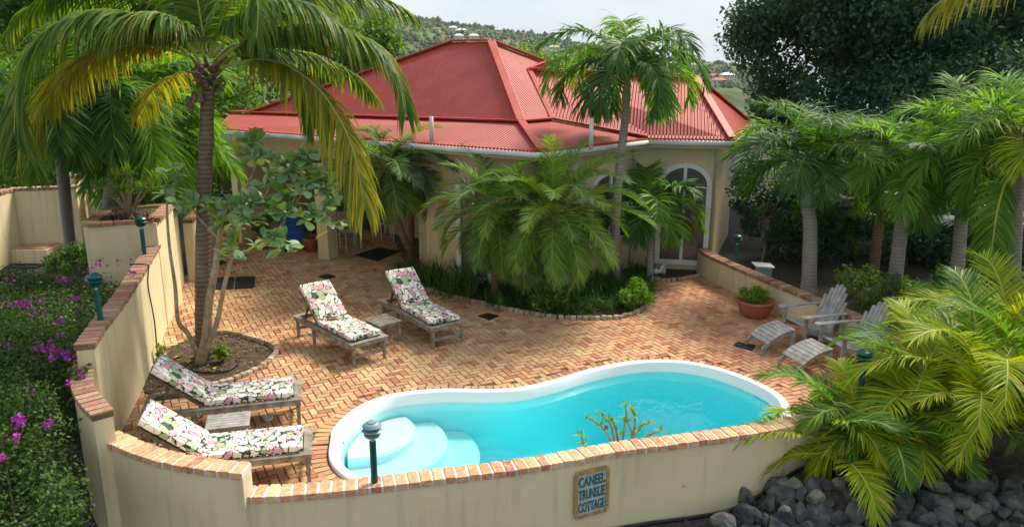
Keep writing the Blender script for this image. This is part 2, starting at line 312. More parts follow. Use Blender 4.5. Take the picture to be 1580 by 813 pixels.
def catmull(pts, n=8, closed=False):
    P = [Vector(p) for p in pts]; k = len(P); out = []
    for i in range(k if closed else k - 1):
        if closed: a, b, c, d = P[(i - 1) % k], P[i], P[(i + 1) % k], P[(i + 2) % k]
        else: a, b, c, d = P[max(i - 1, 0)], P[i], P[i + 1], P[min(i + 2, k - 1)]
        for j in range(n):
            t = j / n; out.append(.5 * ((2 * b) + (c - a) * t + (2 * a - 5 * b + 4 * c - d) * t * t + (3 * b - a - 3 * c + d) * t ** 3))
    if not closed: out.append(P[-1])
    return out
def resample(pts, step):
    out = [pts[0].copy()]; acc = 0
    for a, b in zip(pts, pts[1:]):
        L = (b - a).length; t = step - acc
        while t <= L: out.append(a.lerp(b, t / L)); t += step
        acc = L - (t - step)
    return out
def inside(p, poly):
    x, y = p[0], p[1]; r = False; j = len(poly) - 1
    for i in range(len(poly)):
        xi, yi = poly[i][0], poly[i][1]; xj, yj = poly[j][0], poly[j][1]
        if (yi > y) != (yj > y) and x < (xj - xi) * (y - yi) / (yj - yi) + xi: r = not r
        j = i
    return r
def offset(poly, d):
    """closed polygon, d > 0 shrinks (counter-clockwise input)"""
    n = len(poly); out = []
    for i in range(n):
        a = Vector(poly[i - 1][:2]); b = Vector(poly[i][:2]); c = Vector(poly[(i + 1) % n][:2])
        t = (c - a).normalized(); out.append(b + Vector((-t.y, t.x)) * d)
    return out
def area(poly): return sum(poly[i - 1][0] * poly[i][1] - poly[i][0] * poly[i - 1][1] for i in range(len(poly))) / 2

# ------------------------------------------------------------ pool outline, walls' centre lines
pool_px = [(510, 676), (513, 662), (530, 643), (556, 624), (596, 609), (640, 602), (693, 599), (746, 600), (799, 597), (850, 586), (900, 571), (950, 560), (1000, 554.5), (1049, 555.6), (1099, 564), (1149, 580), (1190, 599), (1214, 618), (1221, 640)]
pw = [gz(x, y, .04).xy for x, y in pool_px]
pw += [Vector(a) for a in [(3.72, 9.45), (3.35, 9.08), (2.7, 8.85), (1.9, 8.68), (1.0, 8.45), (.1, 8.2), (-.7, 8.0), (-1.35, 8.0), (-1.85, 8.25), (-2.2, 8.7)]]
pool = [v.xy for v in catmull([(p.x, p.y, 0) for p in pw], 5, True)]
if area(pool) < 0: pool.reverse()
low_px = [(372, 757), (425, 756), (480, 751.5), (577, 742.5), (679, 730), (779, 718), (879, 702), (933, 691), (1032, 678), (1165, 660)]
low = [gz(x, y, .55) for x, y in low_px] + [Vector((3.55, 8.83, .55)), Vector((4.3, 9.1, .55)), Vector((5.1, 9.6, .55)), Vector((5.75, 10.35, .55)), Vector((6.08, 11.1, .55)), Vector((6.03, 11.85, .55))]
rw = [Vector((5.55, 13.4, .55)), Vector((5.0, 14.95, .55)), Vector((4.40, 16.75, .55)), Vector((4.28, 17.45, .55))]
low_all = catmull(low + rw, 8)
s0 = catmull([gz(x, y, .85) for x, y in [(167, 669), (193, 681), (223, 693), (258, 703.5), (296, 711), (335, 717), (380, 720.5)]], 8)
s1 = catmull([gz(x, y, 1.2) for x, y in [(158, 636), (140, 616), (128, 598), (126, 578), (129, 563), (131, 553)]], 8)
s2 = catmull([gz(x, y, 1.5) for x, y in [(130, 531), (149, 502), (179, 465), (200, 435), (216, 410), (228, 391), (238, 374), (243, 362)]], 8)
s3 = [Vector((-6.45, 13.9, 1.62)), Vector((-6.85, 15.4, 1.62)), Vector((-7.2, 16.6, 1.62))]
s4 = [Vector((-6.95, 16.7, 1.35)), Vector((-7.25, 18.4, 1.35)), Vector((-7.5, 19.6, 1.35))]
patio_poly = [v.xy for v in (list(reversed(s3)) + list(reversed(s2)) + list(reversed(s1)) + s0 + low_all)]
patio_poly += [Vector(a) for a in [(4.6, 18.5), (5.5, 20.5), (-3, 23.5), (-9.5, 23.5), (-8.6, 20.5), (-7.5, 18.6)]]

bed_tree = [v.xy for v in catmull([(-5.75, 12.9, 0), (-5.15, 13.35, 0), (-4.41, 12.98, 0), (-3.98, 12.6, 0), (-3.88, 12.15, 0), (-4.02, 11.55, 0), (-4.4, 11.05, 0), (-5.0, 10.75, 0), (-5.6, 11.1, 0)], 5, True)]
bed_palm_px = [(612, 404), (625, 428), (655, 446), (700, 459), (745, 470), (800, 482), (850, 490), (905, 493), (960, 491), (990, 480), (1000, 462), (1004, 438)]
bp_ = [gz(x, y, 0).xy for x, y in bed_palm_px]
bed_palm = bp_ + [Vector((3.35, 17.9)), Vector((.6, 15.75)), Vector((-2.4, 17.8))]
bd_ = [gz(x, y, 0).xy for x, y in [(1004, 431), (1030, 434), (1055, 432), (1075, 427), (1090, 420)]]
bed_door = bd_ + [Vector((4.2, 17.9)), Vector((3.2, 18.0))]

# ------------------------------------------------------------ ground
base = MB(); base.sheet([patio_poly, offset(pool, .02)], -.022); struct('patio_bed', base, M['joint'])
def bricks():
    mb = MB(); Wd = .105; th = R(27); ct, st = math.cos(th), math.sin(th); ring = offset(pool, -.225)
    house = [(-2.4, 17.75), (.55, 15.62), (3.2, 17.9), (4.25, 17.8), (6, 24), (-4, 24)]
    holes = [ring, bed_tree, bed_palm, bed_door, house]
    wl = [Vector(a) for a in patio_poly]
    def brick(cx, cy, hx, hy, a):
        z = random.uniform(-.003, .003); c, s_ = math.cos(a), math.sin(a); vs = []
        tx, ty = random.uniform(-.02, .02), random.uniform(-.02, .02); a2 = a + random.uniform(-.025, .025); c, s_ = math.cos(a2), math.sin(a2)
        for k, (ins, zz) in enumerate(((0, -.016), (.006, 0))):
            for sx, sy in ((-1, -1), (1, -1), (1, 1), (-1, 1)):
                x = sx * (hx - ins); y = sy * (hy - ins); vs.append((cx + x * c - y * s_, cy + x * s_ + y * c, zz + z + x * tx + y * ty))
        mb.add(vs, [(4, 5, 6, 7), (0, 1, 5, 4), (1, 2, 6, 5), (2, 3, 7, 6), (3, 0, 4, 7)])
    for i in range(-160, 160):
        for j in range(-60, 280):
            k = (i - j) % 4
            if k == 0: cx, cy, hx, hy = i + 1, j + .5, 1, .5
            elif k == 3: cx, cy, hx, hy = i + .5, j + 1, .5, 1
            else: continue
            x = (cx * ct - cy * st) * Wd; y = (cx * st + cy * ct) * Wd + 0
            if not (-9.5 < x < 6.5 and 6.8 < y < 22): continue
            if not inside((x, y), wl) or any(inside((x, y), h) for h in holes): continue
            brick(x, y, hx * Wd - .004, hy * Wd - .004, th)
    # one soldier course laid round the pool rim
    rp = offset(pool, -.12); L = resample([Vector((p.x, p.y, 0)) for p in rp] + [Vector((rp[0].x, rp[0].y, 0))], .112)
    for a, b in zip(L, L[1:]):
        d = b - a; c = (a + b) / 2
        if inside(c, wl): brick(c.x, c.y, .05, .1, math.atan2(d.y, d.x))
    return mb
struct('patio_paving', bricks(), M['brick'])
# near ground round the walls, then terrain out to the hills and the sea
gcirc = [Vector((40 * math.cos(a), 10 + 40 * math.sin(a))) for a in np.linspace(0, 2 * math.pi, 73)[:-1]]
def sstep(x, a, b): t = min(1, max(0, (x - a) / (b - a))); return t * t * (3 - 2 * t)
def gh(x, y):
    h = -.05 - .37 * (1 - sstep(y, 8.5, 9.5)) * sstep(x, -6.0, -4.0) * (1 - sstep(x, 2.5, 3.6)) - .12 * (1 - sstep(y, 7.5, 10)) * (1 - sstep(x, -6, -4))
    h -= .42 * (1 - sstep(y, 6.9, 8.3)) * sstep(x, 2.3, 3.4)
    return h + .025 * noise.noise(Vector((x * 1.3, y * 1.3, 0)))
GX0, GX1, GY0, GY1 = -14.4, 15.6, 3.0, 24.0
g = MB(); NX, NY = 250, 175; vs = []; keep = []
for i in range(NX + 1):
    for j in range(NY + 1):
        x = GX0 + (GX1 - GX0) * i / NX; y = GY0 + (GY1 - GY0) * j / NY; e_ = min(i, NX - i, j, NY - j) / 6
        vs.append((x, y, -.05 + (gh(x, y) + .05) * min(1, e_) - (.004 if e_ == 0 else 0)))
pp3 = [Vector(p) for p in patio_poly]
for i in range(NX):
    for j in range(NY):
        x = GX0 + (GX1 - GX0) * (i + .5) / NX; y = GY0 + (GY1 - GY0) * (j + .5) / NY
        if not (-9.6 < x < 6.4 and 6.5 < y < 23.6 and inside((x, y), pp3)): a = i * (NY + 1) + j; keep.append((a, a + NY + 1, a + NY + 2, a + 1))
g.add(vs, keep); struct('garden_ground', g, M['ground'], smooth=True)
g = MB(); g.sheet([gcirc, [(GX0, GY0), (GX1, GY0), (GX1, GY1), (GX0, GY1)]], -.054); struct('outer_ground', g, M['ground'])
for nm, poly, zz in (('tree_bed_soil', bed_tree, -.006), ('palm_bed_soil', bed_palm, -.006), ('door_bed_soil', bed_door, -.006)):
    b = MB(); b.sheet([poly], zz); struct(nm, b, M['soil'])
def ridge_row(px):
    xs = [-600, 300, 480, 560, 640, 700, 770, 830, 870, 950, 1010, 1060, 1100, 1130, 1150, 1170, 1200, 1500, 2200]
    ys = [-30, -20, -5, 14, 28, 42, 49, 60, 68, 84, 92, 98, 100, 106, 116, 130, 170, 190, 190]
    return np.interp(px, xs, ys)
def terrain():
    mb = MB(); naz = 420; rs = np.concatenate([np.linspace(40, 400, 16), np.linspace(420, 1250, 110), np.linspace(1300, 3000, 12)])
    az = np.linspace(-R(60), R(60), naz); vs = []; cellr = np.random.default_rng(3)
    for r in rs:
        for a in az:
            px = 790 + FPX * math.tan(a) * .967; row = ridge_row(px); e = math.atan((406.5 - row) / FPX) - TH
            top = CAM_H + math.tan(e) * 1150 * math.cos(a) ; t = (r - 250) / 900
            low_ = -.05 - 28 * min(1, max(0, (r - 40) / 160)) ** 1.3
            if t < 0: h = low_
            elif t < 1: s = t * t * (3 - 2 * t); h = low_ * (1 - s) + top * s - 9 * math.sin(a * 31 + r * .006) * s * (1 - s) * 2
            else: h = top - (r - 1150) * .14
            x = r * math.sin(a); y = r * math.cos(a)
            if r > 300:
                n1 = noise.noise(Vector((x / 60, y / 60, 0))); n2 = noise.noise(Vector((x / 13, y / 13, 3))); n3 = noise.noise(Vector((x / 6, y / 6, 7)))
                k = min(1, (r - 300) / 200); h += (4 * n1 + 3.4 * abs(n2) + 2.2 * n3) * k * (1 if r < 1160 else .4)
            vs.append((x, y, max(h, -70)))
    fs = []
    for i in range(len(rs) - 1):
        for j in range(naz - 1): q = i * naz + j; fs.append((q, q + 1, q + naz + 1, q + naz))
    mb.add(vs, fs); return mb
def hillmat():
    m = mat('wooded_hill', (1, 1, 1), .9, .1); n, l, b = nodes(m); t = n.new('ShaderNodeTexCoord')
    a = n.new('ShaderNodeTexNoise'); a.inputs['Scale'].default_value = .008; a.inputs['Detail'].default_value = 5
    c = n.new('ShaderNodeTexVoronoi'); c.inputs['Scale'].default_value = .11
    l.new(t.outputs['Object'], a.inputs['Vector']); l.new(t.outputs['Object'], c.inputs['Vector'])
    r1 = ramp(n, [(.0, (.018, .035, .012)), (.5, (.05, .085, .028)), (1, (.11, .15, .045))]); l.new(c.outputs['Color'], r1.inputs[0])
    r2 = ramp(n, [(.50, (0, 0, 0)), (.60, (1, 1, 1))]); l.new(a.outputs['Fac'], r2.inputs[0])
    q = n.new('ShaderNodeMix'); q.data_type = 'RGBA'; q.inputs[7].default_value = (.17, .21, .07, 1); mm = n.new('ShaderNodeMath'); mm.operation = 'MULTIPLY'; mm.inputs[1].default_value = .6
    l.new(r2.outputs[0], mm.inputs[0]); l.new(mm.outputs[0], q.inputs[0]); l.new(r1.outputs[0], q.inputs[6]); l.new(q.outputs[2], b.inputs['Base Color'])
    return m
hill = struct('hills', terrain(), hillmat(), smooth=False)
b = MB(); b.add([(-4400, 200, -60), (4400, 200, -60), (4400, 6350, -60), (-4400, 6350, -60)], [(0, 1, 2, 3)])
struct('sea', b, mat('sea_water', (.10, .17, .22), .25, .5))

# ------------------------------------------------------------ pool
pt = thing('swimming_pool', 'kidney-shaped turquoise swimming pool with white rim set in the brick patio', 'swimming pool', (0.8, 10, 0))
sh = MB(); prof = [(-.004, -.02), (-.004, .035), (.012, .045), (.09, .045), (.115, .03), (.14, -.16)]
loops = [(offset(pool, d), z) for d, z in prof]
def loft(mb, loops, mi=0, fill=False):
    n = len(loops[0][0]); vs = [(p[0], p[1], z) for lp, z in loops for p in lp]; fs = []
    for i in range(len(loops) - 1):
        for j in range(n): fs.append((i * n + j, i * n + (j + 1) % n, (i + 1) * n + (j + 1) % n, (i + 1) * n + j))
    if fill:
        lp = loops[-1][0]; tr = tessellate_polygon([[Vector((p[0], p[1], 0)) for p in lp]]); o = (len(loops) - 1) * n
        fs += [tuple(i + o for i in t) for t in tr]
    mb.add(vs, fs, mi)
loft(sh, loops); sh.build('rim', M['gel'], pt, smooth=True)
def floorz(p):
    t = min(1, max(0, (p[0] + .6) / 3.2)); return -.85 - .55 * t
bs = MB(); n_ = len(pool); vs = []; fs = []
rings = [(.14, 0), (.17, .55), (.24, .85), (.38, 1.0), (.6, 1.02)]
for d, k in rings:
    for p in offset(pool, d): fz = floorz(p); vs.append((p.x, p.y, -.16 + (fz + .16) * k))
for i in range(len(rings) - 1):
    for j in range(n_): fs.append((i * n_ + j, i * n_ + (j + 1) % n_, (i + 1) * n_ + (j + 1) % n_, (i + 1) * n_ + j))
lp = offset(pool, .6); o_ = (len(rings) - 1) * n_
fs += [tuple(i + o_ for i in t) for t in tessellate_polygon([[Vector((p[0], p[1], 0)) for p in lp]])]
bs.add(vs, fs); bs.build('basin', M['poolfloor'], pt, smooth=True)
for cx, cy, r, z in ((-2.2, 10.05, .86, -.25), (-2.15, 9.95, 1.26, -.38), (-2.1, 9.85, 1.66, -.54)):
    s_ = MB(); inn = offset(pool, .2); pts = []
    for k in range(72):
        a = 2 * math.pi * k / 72; p = Vector((cx + r * math.cos(a), cy + r * math.sin(a) * .93))
        if not inside(p, inn):
            c0 = Vector((-1.75, 9.6)); lo, hi = 0.0, 1.0
            for _ in range(14):
                mid = (lo + hi) / 2
                if inside(c0.lerp(p, mid), inn): lo = mid
                else: hi = mid
            p = c0.lerp(p, lo)
        pts.append(p)
    loft(s_, [(pts, -1.0), (pts, z - .03), ([c_ + (Vector((cx, cy)) - c_).normalized() * .03 for c_ in pts], z)], fill=True)
    s_.build('step', M['gel'], pt, smooth=False)
wt = MB(); wl_ = offset(pool, .139); wt_l = [(offset(pool, .139), -.115)]
def watermat():
    m = bpy.data.materials.new('pool_water'); m.use_nodes = True; n = m.node_tree.nodes; l = m.node_tree.links; n.clear()
    o = n.new('ShaderNodeOutputMaterial'); tr = n.new('ShaderNodeBsdfTransparent'); gl = n.new('ShaderNodeBsdfGlossy'); gl.inputs['Roughness'].default_value = .02
    fr = n.new('ShaderNodeFresnel'); fr.inputs[0].default_value = 1.33; ms = n.new('ShaderNodeMixShader')
    t = n.new('ShaderNodeTexCoord'); x = n.new('ShaderNodeTexNoise'); x.inputs['Scale'].default_value = 3.5; x.inputs['Detail'].default_value = 3
    bp = n.new('ShaderNodeBump'); bp.inputs['Strength'].default_value = .25; bp.inputs['Distance'].default_value = .03
    l.new(t.outputs['Object'], x.inputs['Vector']); l.new(x.outputs['Fac'], bp.inputs['Height']); l.new(bp.outputs[0], gl.inputs['Normal']); l.new(bp.outputs[0], fr.inputs['Normal'])
    l.new(fr.outputs[0], ms.inputs[0]); l.new(tr.outputs[0], ms.inputs[1]); l.new(gl.outputs[0], ms.inputs[2]); l.new(ms.outputs[0], o.inputs[0])
    va = n.new('ShaderNodeVolumeAbsorption'); va.inputs['Color'].default_value = (.24, .93, .955, 1); va.inputs['Density'].default_value = 1.0; l.new(va.outputs[0], o.inputs[1])
    return m
wb = offset(pool, .1395)
loft(wt, [(wb, -1.6), (wb, -.115)], fill=True)
tr0 = tessellate_polygon([[Vector((p[0], p[1], 0)) for p in wb]]); wt.add([(p.x, p.y, -1.6) for p in wb], [tuple(reversed(t)) for t in tr0])
import bmesh
wo_ = wt.build('water', watermat(), pt); bm = bmesh.new(); bm.from_mesh(wo_.data); bmesh.ops.remove_doubles(bm, verts=bm.verts, dist=1e-4); bmesh.ops.recalc_face_normals(bm, faces=bm.faces); bm.to_mesh(wo_.data); bm.free()

# ------------------------------------------------------------ garden walls
def wall_body(mb, path, z1, th=.19, z0=-.7):
    P = path; n = len(P); vs = []
    for i in range(n):
        d = (P[min(i + 1, n - 1)] - P[max(i - 1, 0)]); d.z = 0; d.normalize(); s = Vector((-d.y, d.x, 0))
        for q in (-1, 1):
            p = P[i] + s * q * th / 2
            vs += [(p.x, p.y, z0), (p.x, p.y, z1)]
    fs = []
    for i in range(n - 1):
        a = i * 4; fs += [(a, a + 4, a + 5, a + 1), (a + 2, a + 3, a + 7, a + 6), (a + 1, a + 5, a + 7, a + 3)]
    a = (n - 1) * 4; fs += [(0, 1, 3, 2), (a, a + 2, a + 3, a + 1)]
    mb.add(vs, fs)
def coping(mb, path, ztop, pitch=.128, bw=.103, bl=.235, bh=.07):
    F_ = [Vector((p.x, p.y, 0)) for p in path]; TL = sum((b - a).length for a, b in zip(F_, F_[1:])); nb_ = max(1, round(TL / pitch)); P = resample(F_, TL / nb_ * .9999)
    for a, b in zip(P, P[1:]):
        d = b - a; c = (a + b) / 2; an = math.atan2(d.y, d.x) + random.uniform(-.03, .03)
        mb.box((c.x, c.y, ztop - bh / 2 + random.uniform(-.004, .004)), (bw + random.uniform(-.006, .006), bl + random.uniform(-.012, .012), bh), an)
def garden_wall(name, label, secs, parent=None, old=()):
    t = thing(name, label, 'garden wall', (secs[0][0][0].x, secs[0][0][0].y, 0))
    mb = MB()
    for path, z in secs: wall_body(mb, path, z - .075)
    mb.build('rendered_wall', M['render'], t)
    for k, (path, z) in enumerate(secs):
        c = MB(); coping(c, path, z); cp = c.build('brick_coping', M['cop_old'] if k in old else M['cop'], t, bevel=.006)
        m_ = MB(); wall_body(m_, path, z - .010, .205, z - .073); m_.build('mortar_joint', M['mortar'] if k not in old else M['joint'], cp)
    return t
ilast = min(range(len(low_all)), key=lambda i: (low_all[i] - Vector((6.03, 11.85, .55))).length)
fw = garden_wall('garden_wall', 'curved pale yellow rendered wall with orange brick coping stepping down round the front of the pool', [(low_all[:ilast + 1], .55), (s0, .85), (s1, 1.2), (s2, 1.5)], old=(2, 3))
garden_wall('garden_wall', 'low rendered wall with brick coping behind the wooden armchairs and terracotta pot', [(low_all[ilast:], .55)], old=(0,))
garden_wall('garden_wall', 'tall yellow wall beside the planter behind the coconut palm', [(s3, 1.62)], old=(0,))
garden_wall('garden_wall', 'short yellow wall end between the coconut palm and the porch', [(s4, 1.35)], old=(0,))
# planter box
q1 = Vector((-6.27, 13.75, 0)); q0 = Vector((-7.35, 13.35, 0)); dv = Vector((-.22, 1.0, 0)) * 1.5
pl = thing('planter', 'raised rendered planter box with brick edge and spiky plants ending the left wall', 'planter', xy(q0) + (0,))
mb = MB(); PZ = 1.98
P4 = [q0, q1, q1 + dv, q0 + dv]
mb.prism([xy(p) for p in P4], -.3, PZ - .075); mb.build('rendered_box', M['render'], pl)
mb = MB(); c = MB()
cc = sum(P4, Vector()) / 4
inn = [p.lerp(cc, .2) for p in P4]
for a, b in ((P4[0], P4[1]), (P4[1], P4[2]), (P4[2], P4[3]), (P4[3], P4[0])):
    m1 = (a.lerp(b, .0)).lerp(cc, .09); m2 = (a.lerp(b, 1.0)).lerp(cc, .09)
    coping(c, [Vector((m1.x, m1.y, 0)), Vector((m2.x, m2.y, 0))], PZ, pitch=.22, bw=.2, bl=.22)
c.build('brick_edge', M['cop_old'], pl, bevel=.005)
mb = MB(); mb.sheet([[xy(p) for p in inn]], PZ - .03); mb.build('soil', M['soil'], pl)

# ------------------------------------------------------------ left terrace
def straight_wall(name, label, pts, z, z0=-.3, th=.2, m='render'):
    P = []
    for a, b in zip(pts, pts[1:]): P += [a.lerp(b, t) for t in (0, .5)]
    P.append(pts[-1])
    t = thing(name, label, 'garden wall', (pts[0].x, pts[0].y, 0)); mb = MB(); wall_body(mb, P, z - .075, th, z0); mb.build('rendered_wall', M[m], t)
    c = MB(); coping(c, P, z, bl=th + .04); cp = c.build('brick_coping', M['cop_old'], t, bevel=.005)
    m_ = MB(); wall_body(m_, P, z - .01, th + .01, z - .073); m_.build('mortar_joint', M['joint'], cp)
V = lambda x, y: Vector((x, y, 0))
straight_wall('terrace_wall', 'yellow terrace wall with brick coping at far left behind the steps', [gz(14, 290, 1.7).xy.to_3d(), gz(118, 286, 1.7).xy.to_3d()], 1.7)
straight_wall('terrace_wall', 'yellow terrace side wall running to the left picture edge', [gz(-40, 305, 1.7).xy.to_3d(), gz(12, 291, 1.7).xy.to_3d()], 1.7)
straight_wall('terrace_wall', 'low yellow wall between the pillar and the planter', [gz(137, 287, 1.6).xy.to_3d(), gz(185, 322, 1.3).xy.to_3d()], 1.5)
tp = gz(122, 388, 0); t = thing('terrace_pillar', 'square rendered pillar with grey face at the end of the left terrace wall', 'pillar', xy(tp) + (0,))
mb = MB(); mb.box((tp.x - .02, tp.y + .2, .87), (.42, .42, 1.95)); mb.build('shaft', M['render'], t, bevel=.008)
mb = MB(); coping(mb, [V(tp.x - .26, tp.y + .2), V(tp.x + .26, tp.y + .2)], 1.93, bl=.5); mb.build('brick_cap', M['cop_old'], t)
ts = thing('terrace_steps', 'brick-tiled terrace floor with a step at far left', 'steps', xy(gz(30, 385, 0)) + (0,))
a0 = gz(-60, 386, .32); a1 = gz(74, 384, .32)
mb = MB(); mb.box(((a0.x + a1.x) / 2 - .6, a0.y + 1.55, .13), (a1.x - a0.x + 1.2, 3.0, .36)); mb.build('step_body', M['render'], ts)
mb = MB()
for i in range(15):
    for j in range(26): mb.box((a1.x - .11 - j * .13, a0.y + .2 + i * .21, .325), (.12, .2, .03))
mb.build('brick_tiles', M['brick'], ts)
mb = MB(); mm_ = gz(28, 405, 0); mb.box((mm_.x - .4, mm_.y, -.03), (2.1, .75, .03)); tag(mb.build('door_mat', M['mat'], None, bevel=.004), 'black rubber mat in front of the terrace step at far left', 'mat')

# ------------------------------------------------------------ house
hs = thing('house', 'cream bungalow with red corrugated hip roof and white gutters behind the palms', 'house', (0, 18, 0))
EZ = 3.0
eA = gz(835, 234, EZ); eB = gz(999, 214, EZ); eC = gz(1130, 216.5, EZ); e0 = gz(334, 198, EZ); eD = Vector((6.3, 21.4, EZ))
BZ = 3.38
bA = gz(804, 190, BZ); vV = gz(852, 186, BZ)
b0 = bA + (e0 - eA) * .985; b0.z = 3.24
P_ = gy(757, 65, 19.8); Q_ = gy(698, 66, 20.5); L_ = b0.lerp(bA, .09) + Vector((0, 0, .01))
R1 = gy(816, 109, 19.6); R2 = gy(1072, 120, 19.8); S_ = gy(842, 98, 20.6)
uvs = {}
rf = MB(); rfuv = []
def roofface(pts, e_a, e_b):
    d = (e_b - e_a).normalized(); rf.add(pts, [tuple(range(len(pts)))])
    for p in pts: rfuv.append(((Vector(p) - e_a).dot(d), Vector(p).z))
roofface([e0, eA, bA, b0], e0, eA)                        # gentle front skirt
roofface([eA, eB, vV, bA], eA, eB)                        # gentle side skirt
up = Vector((0, 0, .02))
roofface([L_, bA + up, P_, Q_], b0, bA)                   # steep main face
roofface([bA + up, vV + up, R1, S_, P_], eA, eB)          # steep side of the pyramid
roofface([vV + up * 2, eB + up, eC + up, R2, R1], eB, eC) # right wing front
roofface([eC + up, eD + up, R2], eC, eD)                  # right wing hip
roofface([Q_, P_, Vector((P_.x + 1.0, P_.y + 8, 3)), Vector((Q_.x - 3, Q_.y + 8, 3))], Q_, P_)
roofface([P_, S_, R1, Vector((R1.x + 2, R1.y + 7, 3)), Vector((P_.x + 1, P_.y + 8, 3))], P_, S_)
roofface([R1, R2, eD + up, Vector((6.6, 26, 3)), Vector((R1.x + 2, R1.y + 7, 3))], R1, R2)
roofface([Q_, L_, Vector((L_.x - 1, L_.y + 7, 3)), Vector((Q_.x - 3, Q_.y + 8, 3))], L_, Q_)
ro = rf.build('roof', M['roof'], hs)
uvl = ro.data.uv_layers.new(name='UVMap')
for lp in ro.data.loops: uvl.data[lp.index].uv = rfuv[lp.vertex_index]
sol = ro.modifiers.new('thick', 'SOLIDIFY'); sol.thickness = .03; sol.offset = -1
def cap(a, b, w_=.16, h=.045):
    mb = MB(); mb.beam(a + Vector((0, 0, .05)), b + Vector((0, 0, .05)), w_, h); mb.build('ridge_cap', M['roofcap'], ro, bevel=.015)
cap(Q_, P_); cap(P_, bA, .2); cap(bA, eA, .17); cap(L_, Q_); cap(P_, S_); cap(R1, R2, .24); cap(R2, eC, .18); cap(R2, eD); cap(bA, vV, .14); cap(R1, vV, .12); cap(S_, R1, .1); cap(vV, eB, .12); cap(b0, bA, .12)
# corrugated edge of the sheets above the gutter
mb = MB()
for a, b in ((e0, eA), (eA, eB), (eB, eC), (eC, eD)):
    n = int((b - a).length / .085); d = (b - a).normalized(); s = Vector((d.y, -d.x, 0))
    for i in range(n):
        c = a + d * (i + .5) * .085 + s * .015 + Vector((0, 0, .0)); mb.tube([c - s * .05, c + s * .045 - Vector((0, 0, .01))], .027, 6)
mb.build('sheet_edge', M['roofcap'], ro, smooth=True)
for a, b in ((e0, eA), (eA, eB), (eB, eC), (eC, eD)):
    mb = MB(); d = (b - a).normalized(); s = Vector((d.y, -d.x, 0)); dz = Vector((0, 0, -.075))
    mb.tube([a + s * .03 + dz, b + s * .03 + dz], .062, 10); mb.build('gutter', M['gutter'], hs, smooth=True)
    mb = MB(); mb.beam(a - s * .04 + dz * 1.4, b - s * .04 + dz * 1.4, .03, .17); mb.build('fascia', M['fascia'], hs)
# walls follow the eaves .5 m in
def inset_line(a, b, d):
    t = (b - a).normalized(); s = Vector((-t.y, t.x, 0)); return a + s * d, b + s * d
def isect(l1, l2):
    from mathutils.geometry import intersect_line_line_2d, intersect_line_line
    r = intersect_line_line(l1[0], l1[1], l2[0], l2[1]); return r[0]
OV = .48
l0 = inset_line(e0, eA, OV); l1 = inset_line(eA, eB, OV); l2 = inset_line(eB, eC, .40); l3 = inset_line(eC, eD, .35)
wA = isect(l0, l1); wB = isect(l1, l2); wC = isect(l2, l3); w0 = l0[0]; wD = l3[1]
for v_ in (wA, wB, wC, w0, wD): v_.z = 0
WT = 2.86
soff = MB(); ZS = Vector((0, 0, WT + .012))
soff.add([Vector((p.x, p.y, WT + .012)) for p in (e0, eA, eB, eC, eD, wD, wC, wB, wA, w0)], [(0, 1, 8, 9), (1, 2, 7, 8), (2, 3, 6, 7), (3, 4, 5, 6)])
soff.build('soffit', M['fascia'], hs)
def hwall(a, b, z0=-.1, z1=WT, th=.22, m='housewall', name='wall'):
    d = (b - a).normalized(); s = Vector((-d.y, d.x, 0)); mb = MB()
    mb.beam(a + s * th / 2 + Vector((0, 0, (z0 + z1) / 2)), b + s * th / 2 + Vector((0, 0, (z0 + z1) / 2)), th, z1 - z0); return mb.build(name, M[m], hs)
def along(a, b, px):
    """point on a facade line seen at picture column px"""
    best = None
    for i in range(2001):
        p = a.lerp(b, i / 2000); dep = p.y * math.cos(TH) + (CAM_H - p.z) * math.sin(TH)
        q = abs(790 + FPX * p.x / dep - px)
        if best is None or q < best[0]: best = (q, p)
    return best[1]
pl1 = along(w0, wA, 372); pr1 = along(w0, wA, 648)
hwall(w0, pl1); hwall(pr1, wA); hwall(wA, wB); hwall(wB, wC, th=.2); hwall(wC, wD)
hwall(pl1, pr1, 2.42, WT, name='porch_beam')
dd = (wA - w0).normalized(); ss = Vector((-dd.y, dd.x, 0))
pk = 2.9
hwall(pl1 + ss * pk, pr1 + ss * pk, m='housewall', name='porch_back_wall')
hwall(pl1, pl1 + ss * pk, name='porch_side_wall'); hwall(pr1 + ss * pk, pr1, name='porch_side_wall')
mb = MB(); mb.add([Vector((p.x, p.y, 2.6)) for p in (pl1, pr1, pr1 + ss * pk, pl1 + ss * pk)], [(0, 1, 2, 3)]); mb.build('porch_ceiling', M['fascia'], hs)
# porch back doors
for f0, f1 in ((.12, .42), (.62, .86)):
    a = (pl1 + ss * (pk - .03)).lerp(pr1 + ss * (pk - .03), f0); b = (pl1 + ss * (pk - .03)).lerp(pr1 + ss * (pk - .03), f1)
    mb = MB(); h = Vector((0, 0, 1.05)); mb.beam(a + h, b + h, .04, 2.1); dr = mb.build('glass_door', M['glass'], hs)
    mb = MB(); 
    for x in (0, .5, 1): p = a.lerp(b, x) - ss * .04; mb.beam(p, p + Vector((0, 0, 2.12)), .07, .05, up=ss)
    mb.beam(a + Vector((0, 0, 2.12)) - ss * .04, b + Vector((0, 0, 2.12)) - ss * .04, .05, .07); mb.build('frame', M['fascia'], dr)
# porch pillar
pp = gz(505, 400, 0); mb = MB(); ang = math.atan2(dd.y, dd.x); mb.box((pp.x, pp.y + .15, 1.22), (.34, .34, 2.45), ang); mb.build('porch_pillar', M['housewall'], hs, bevel=.01)
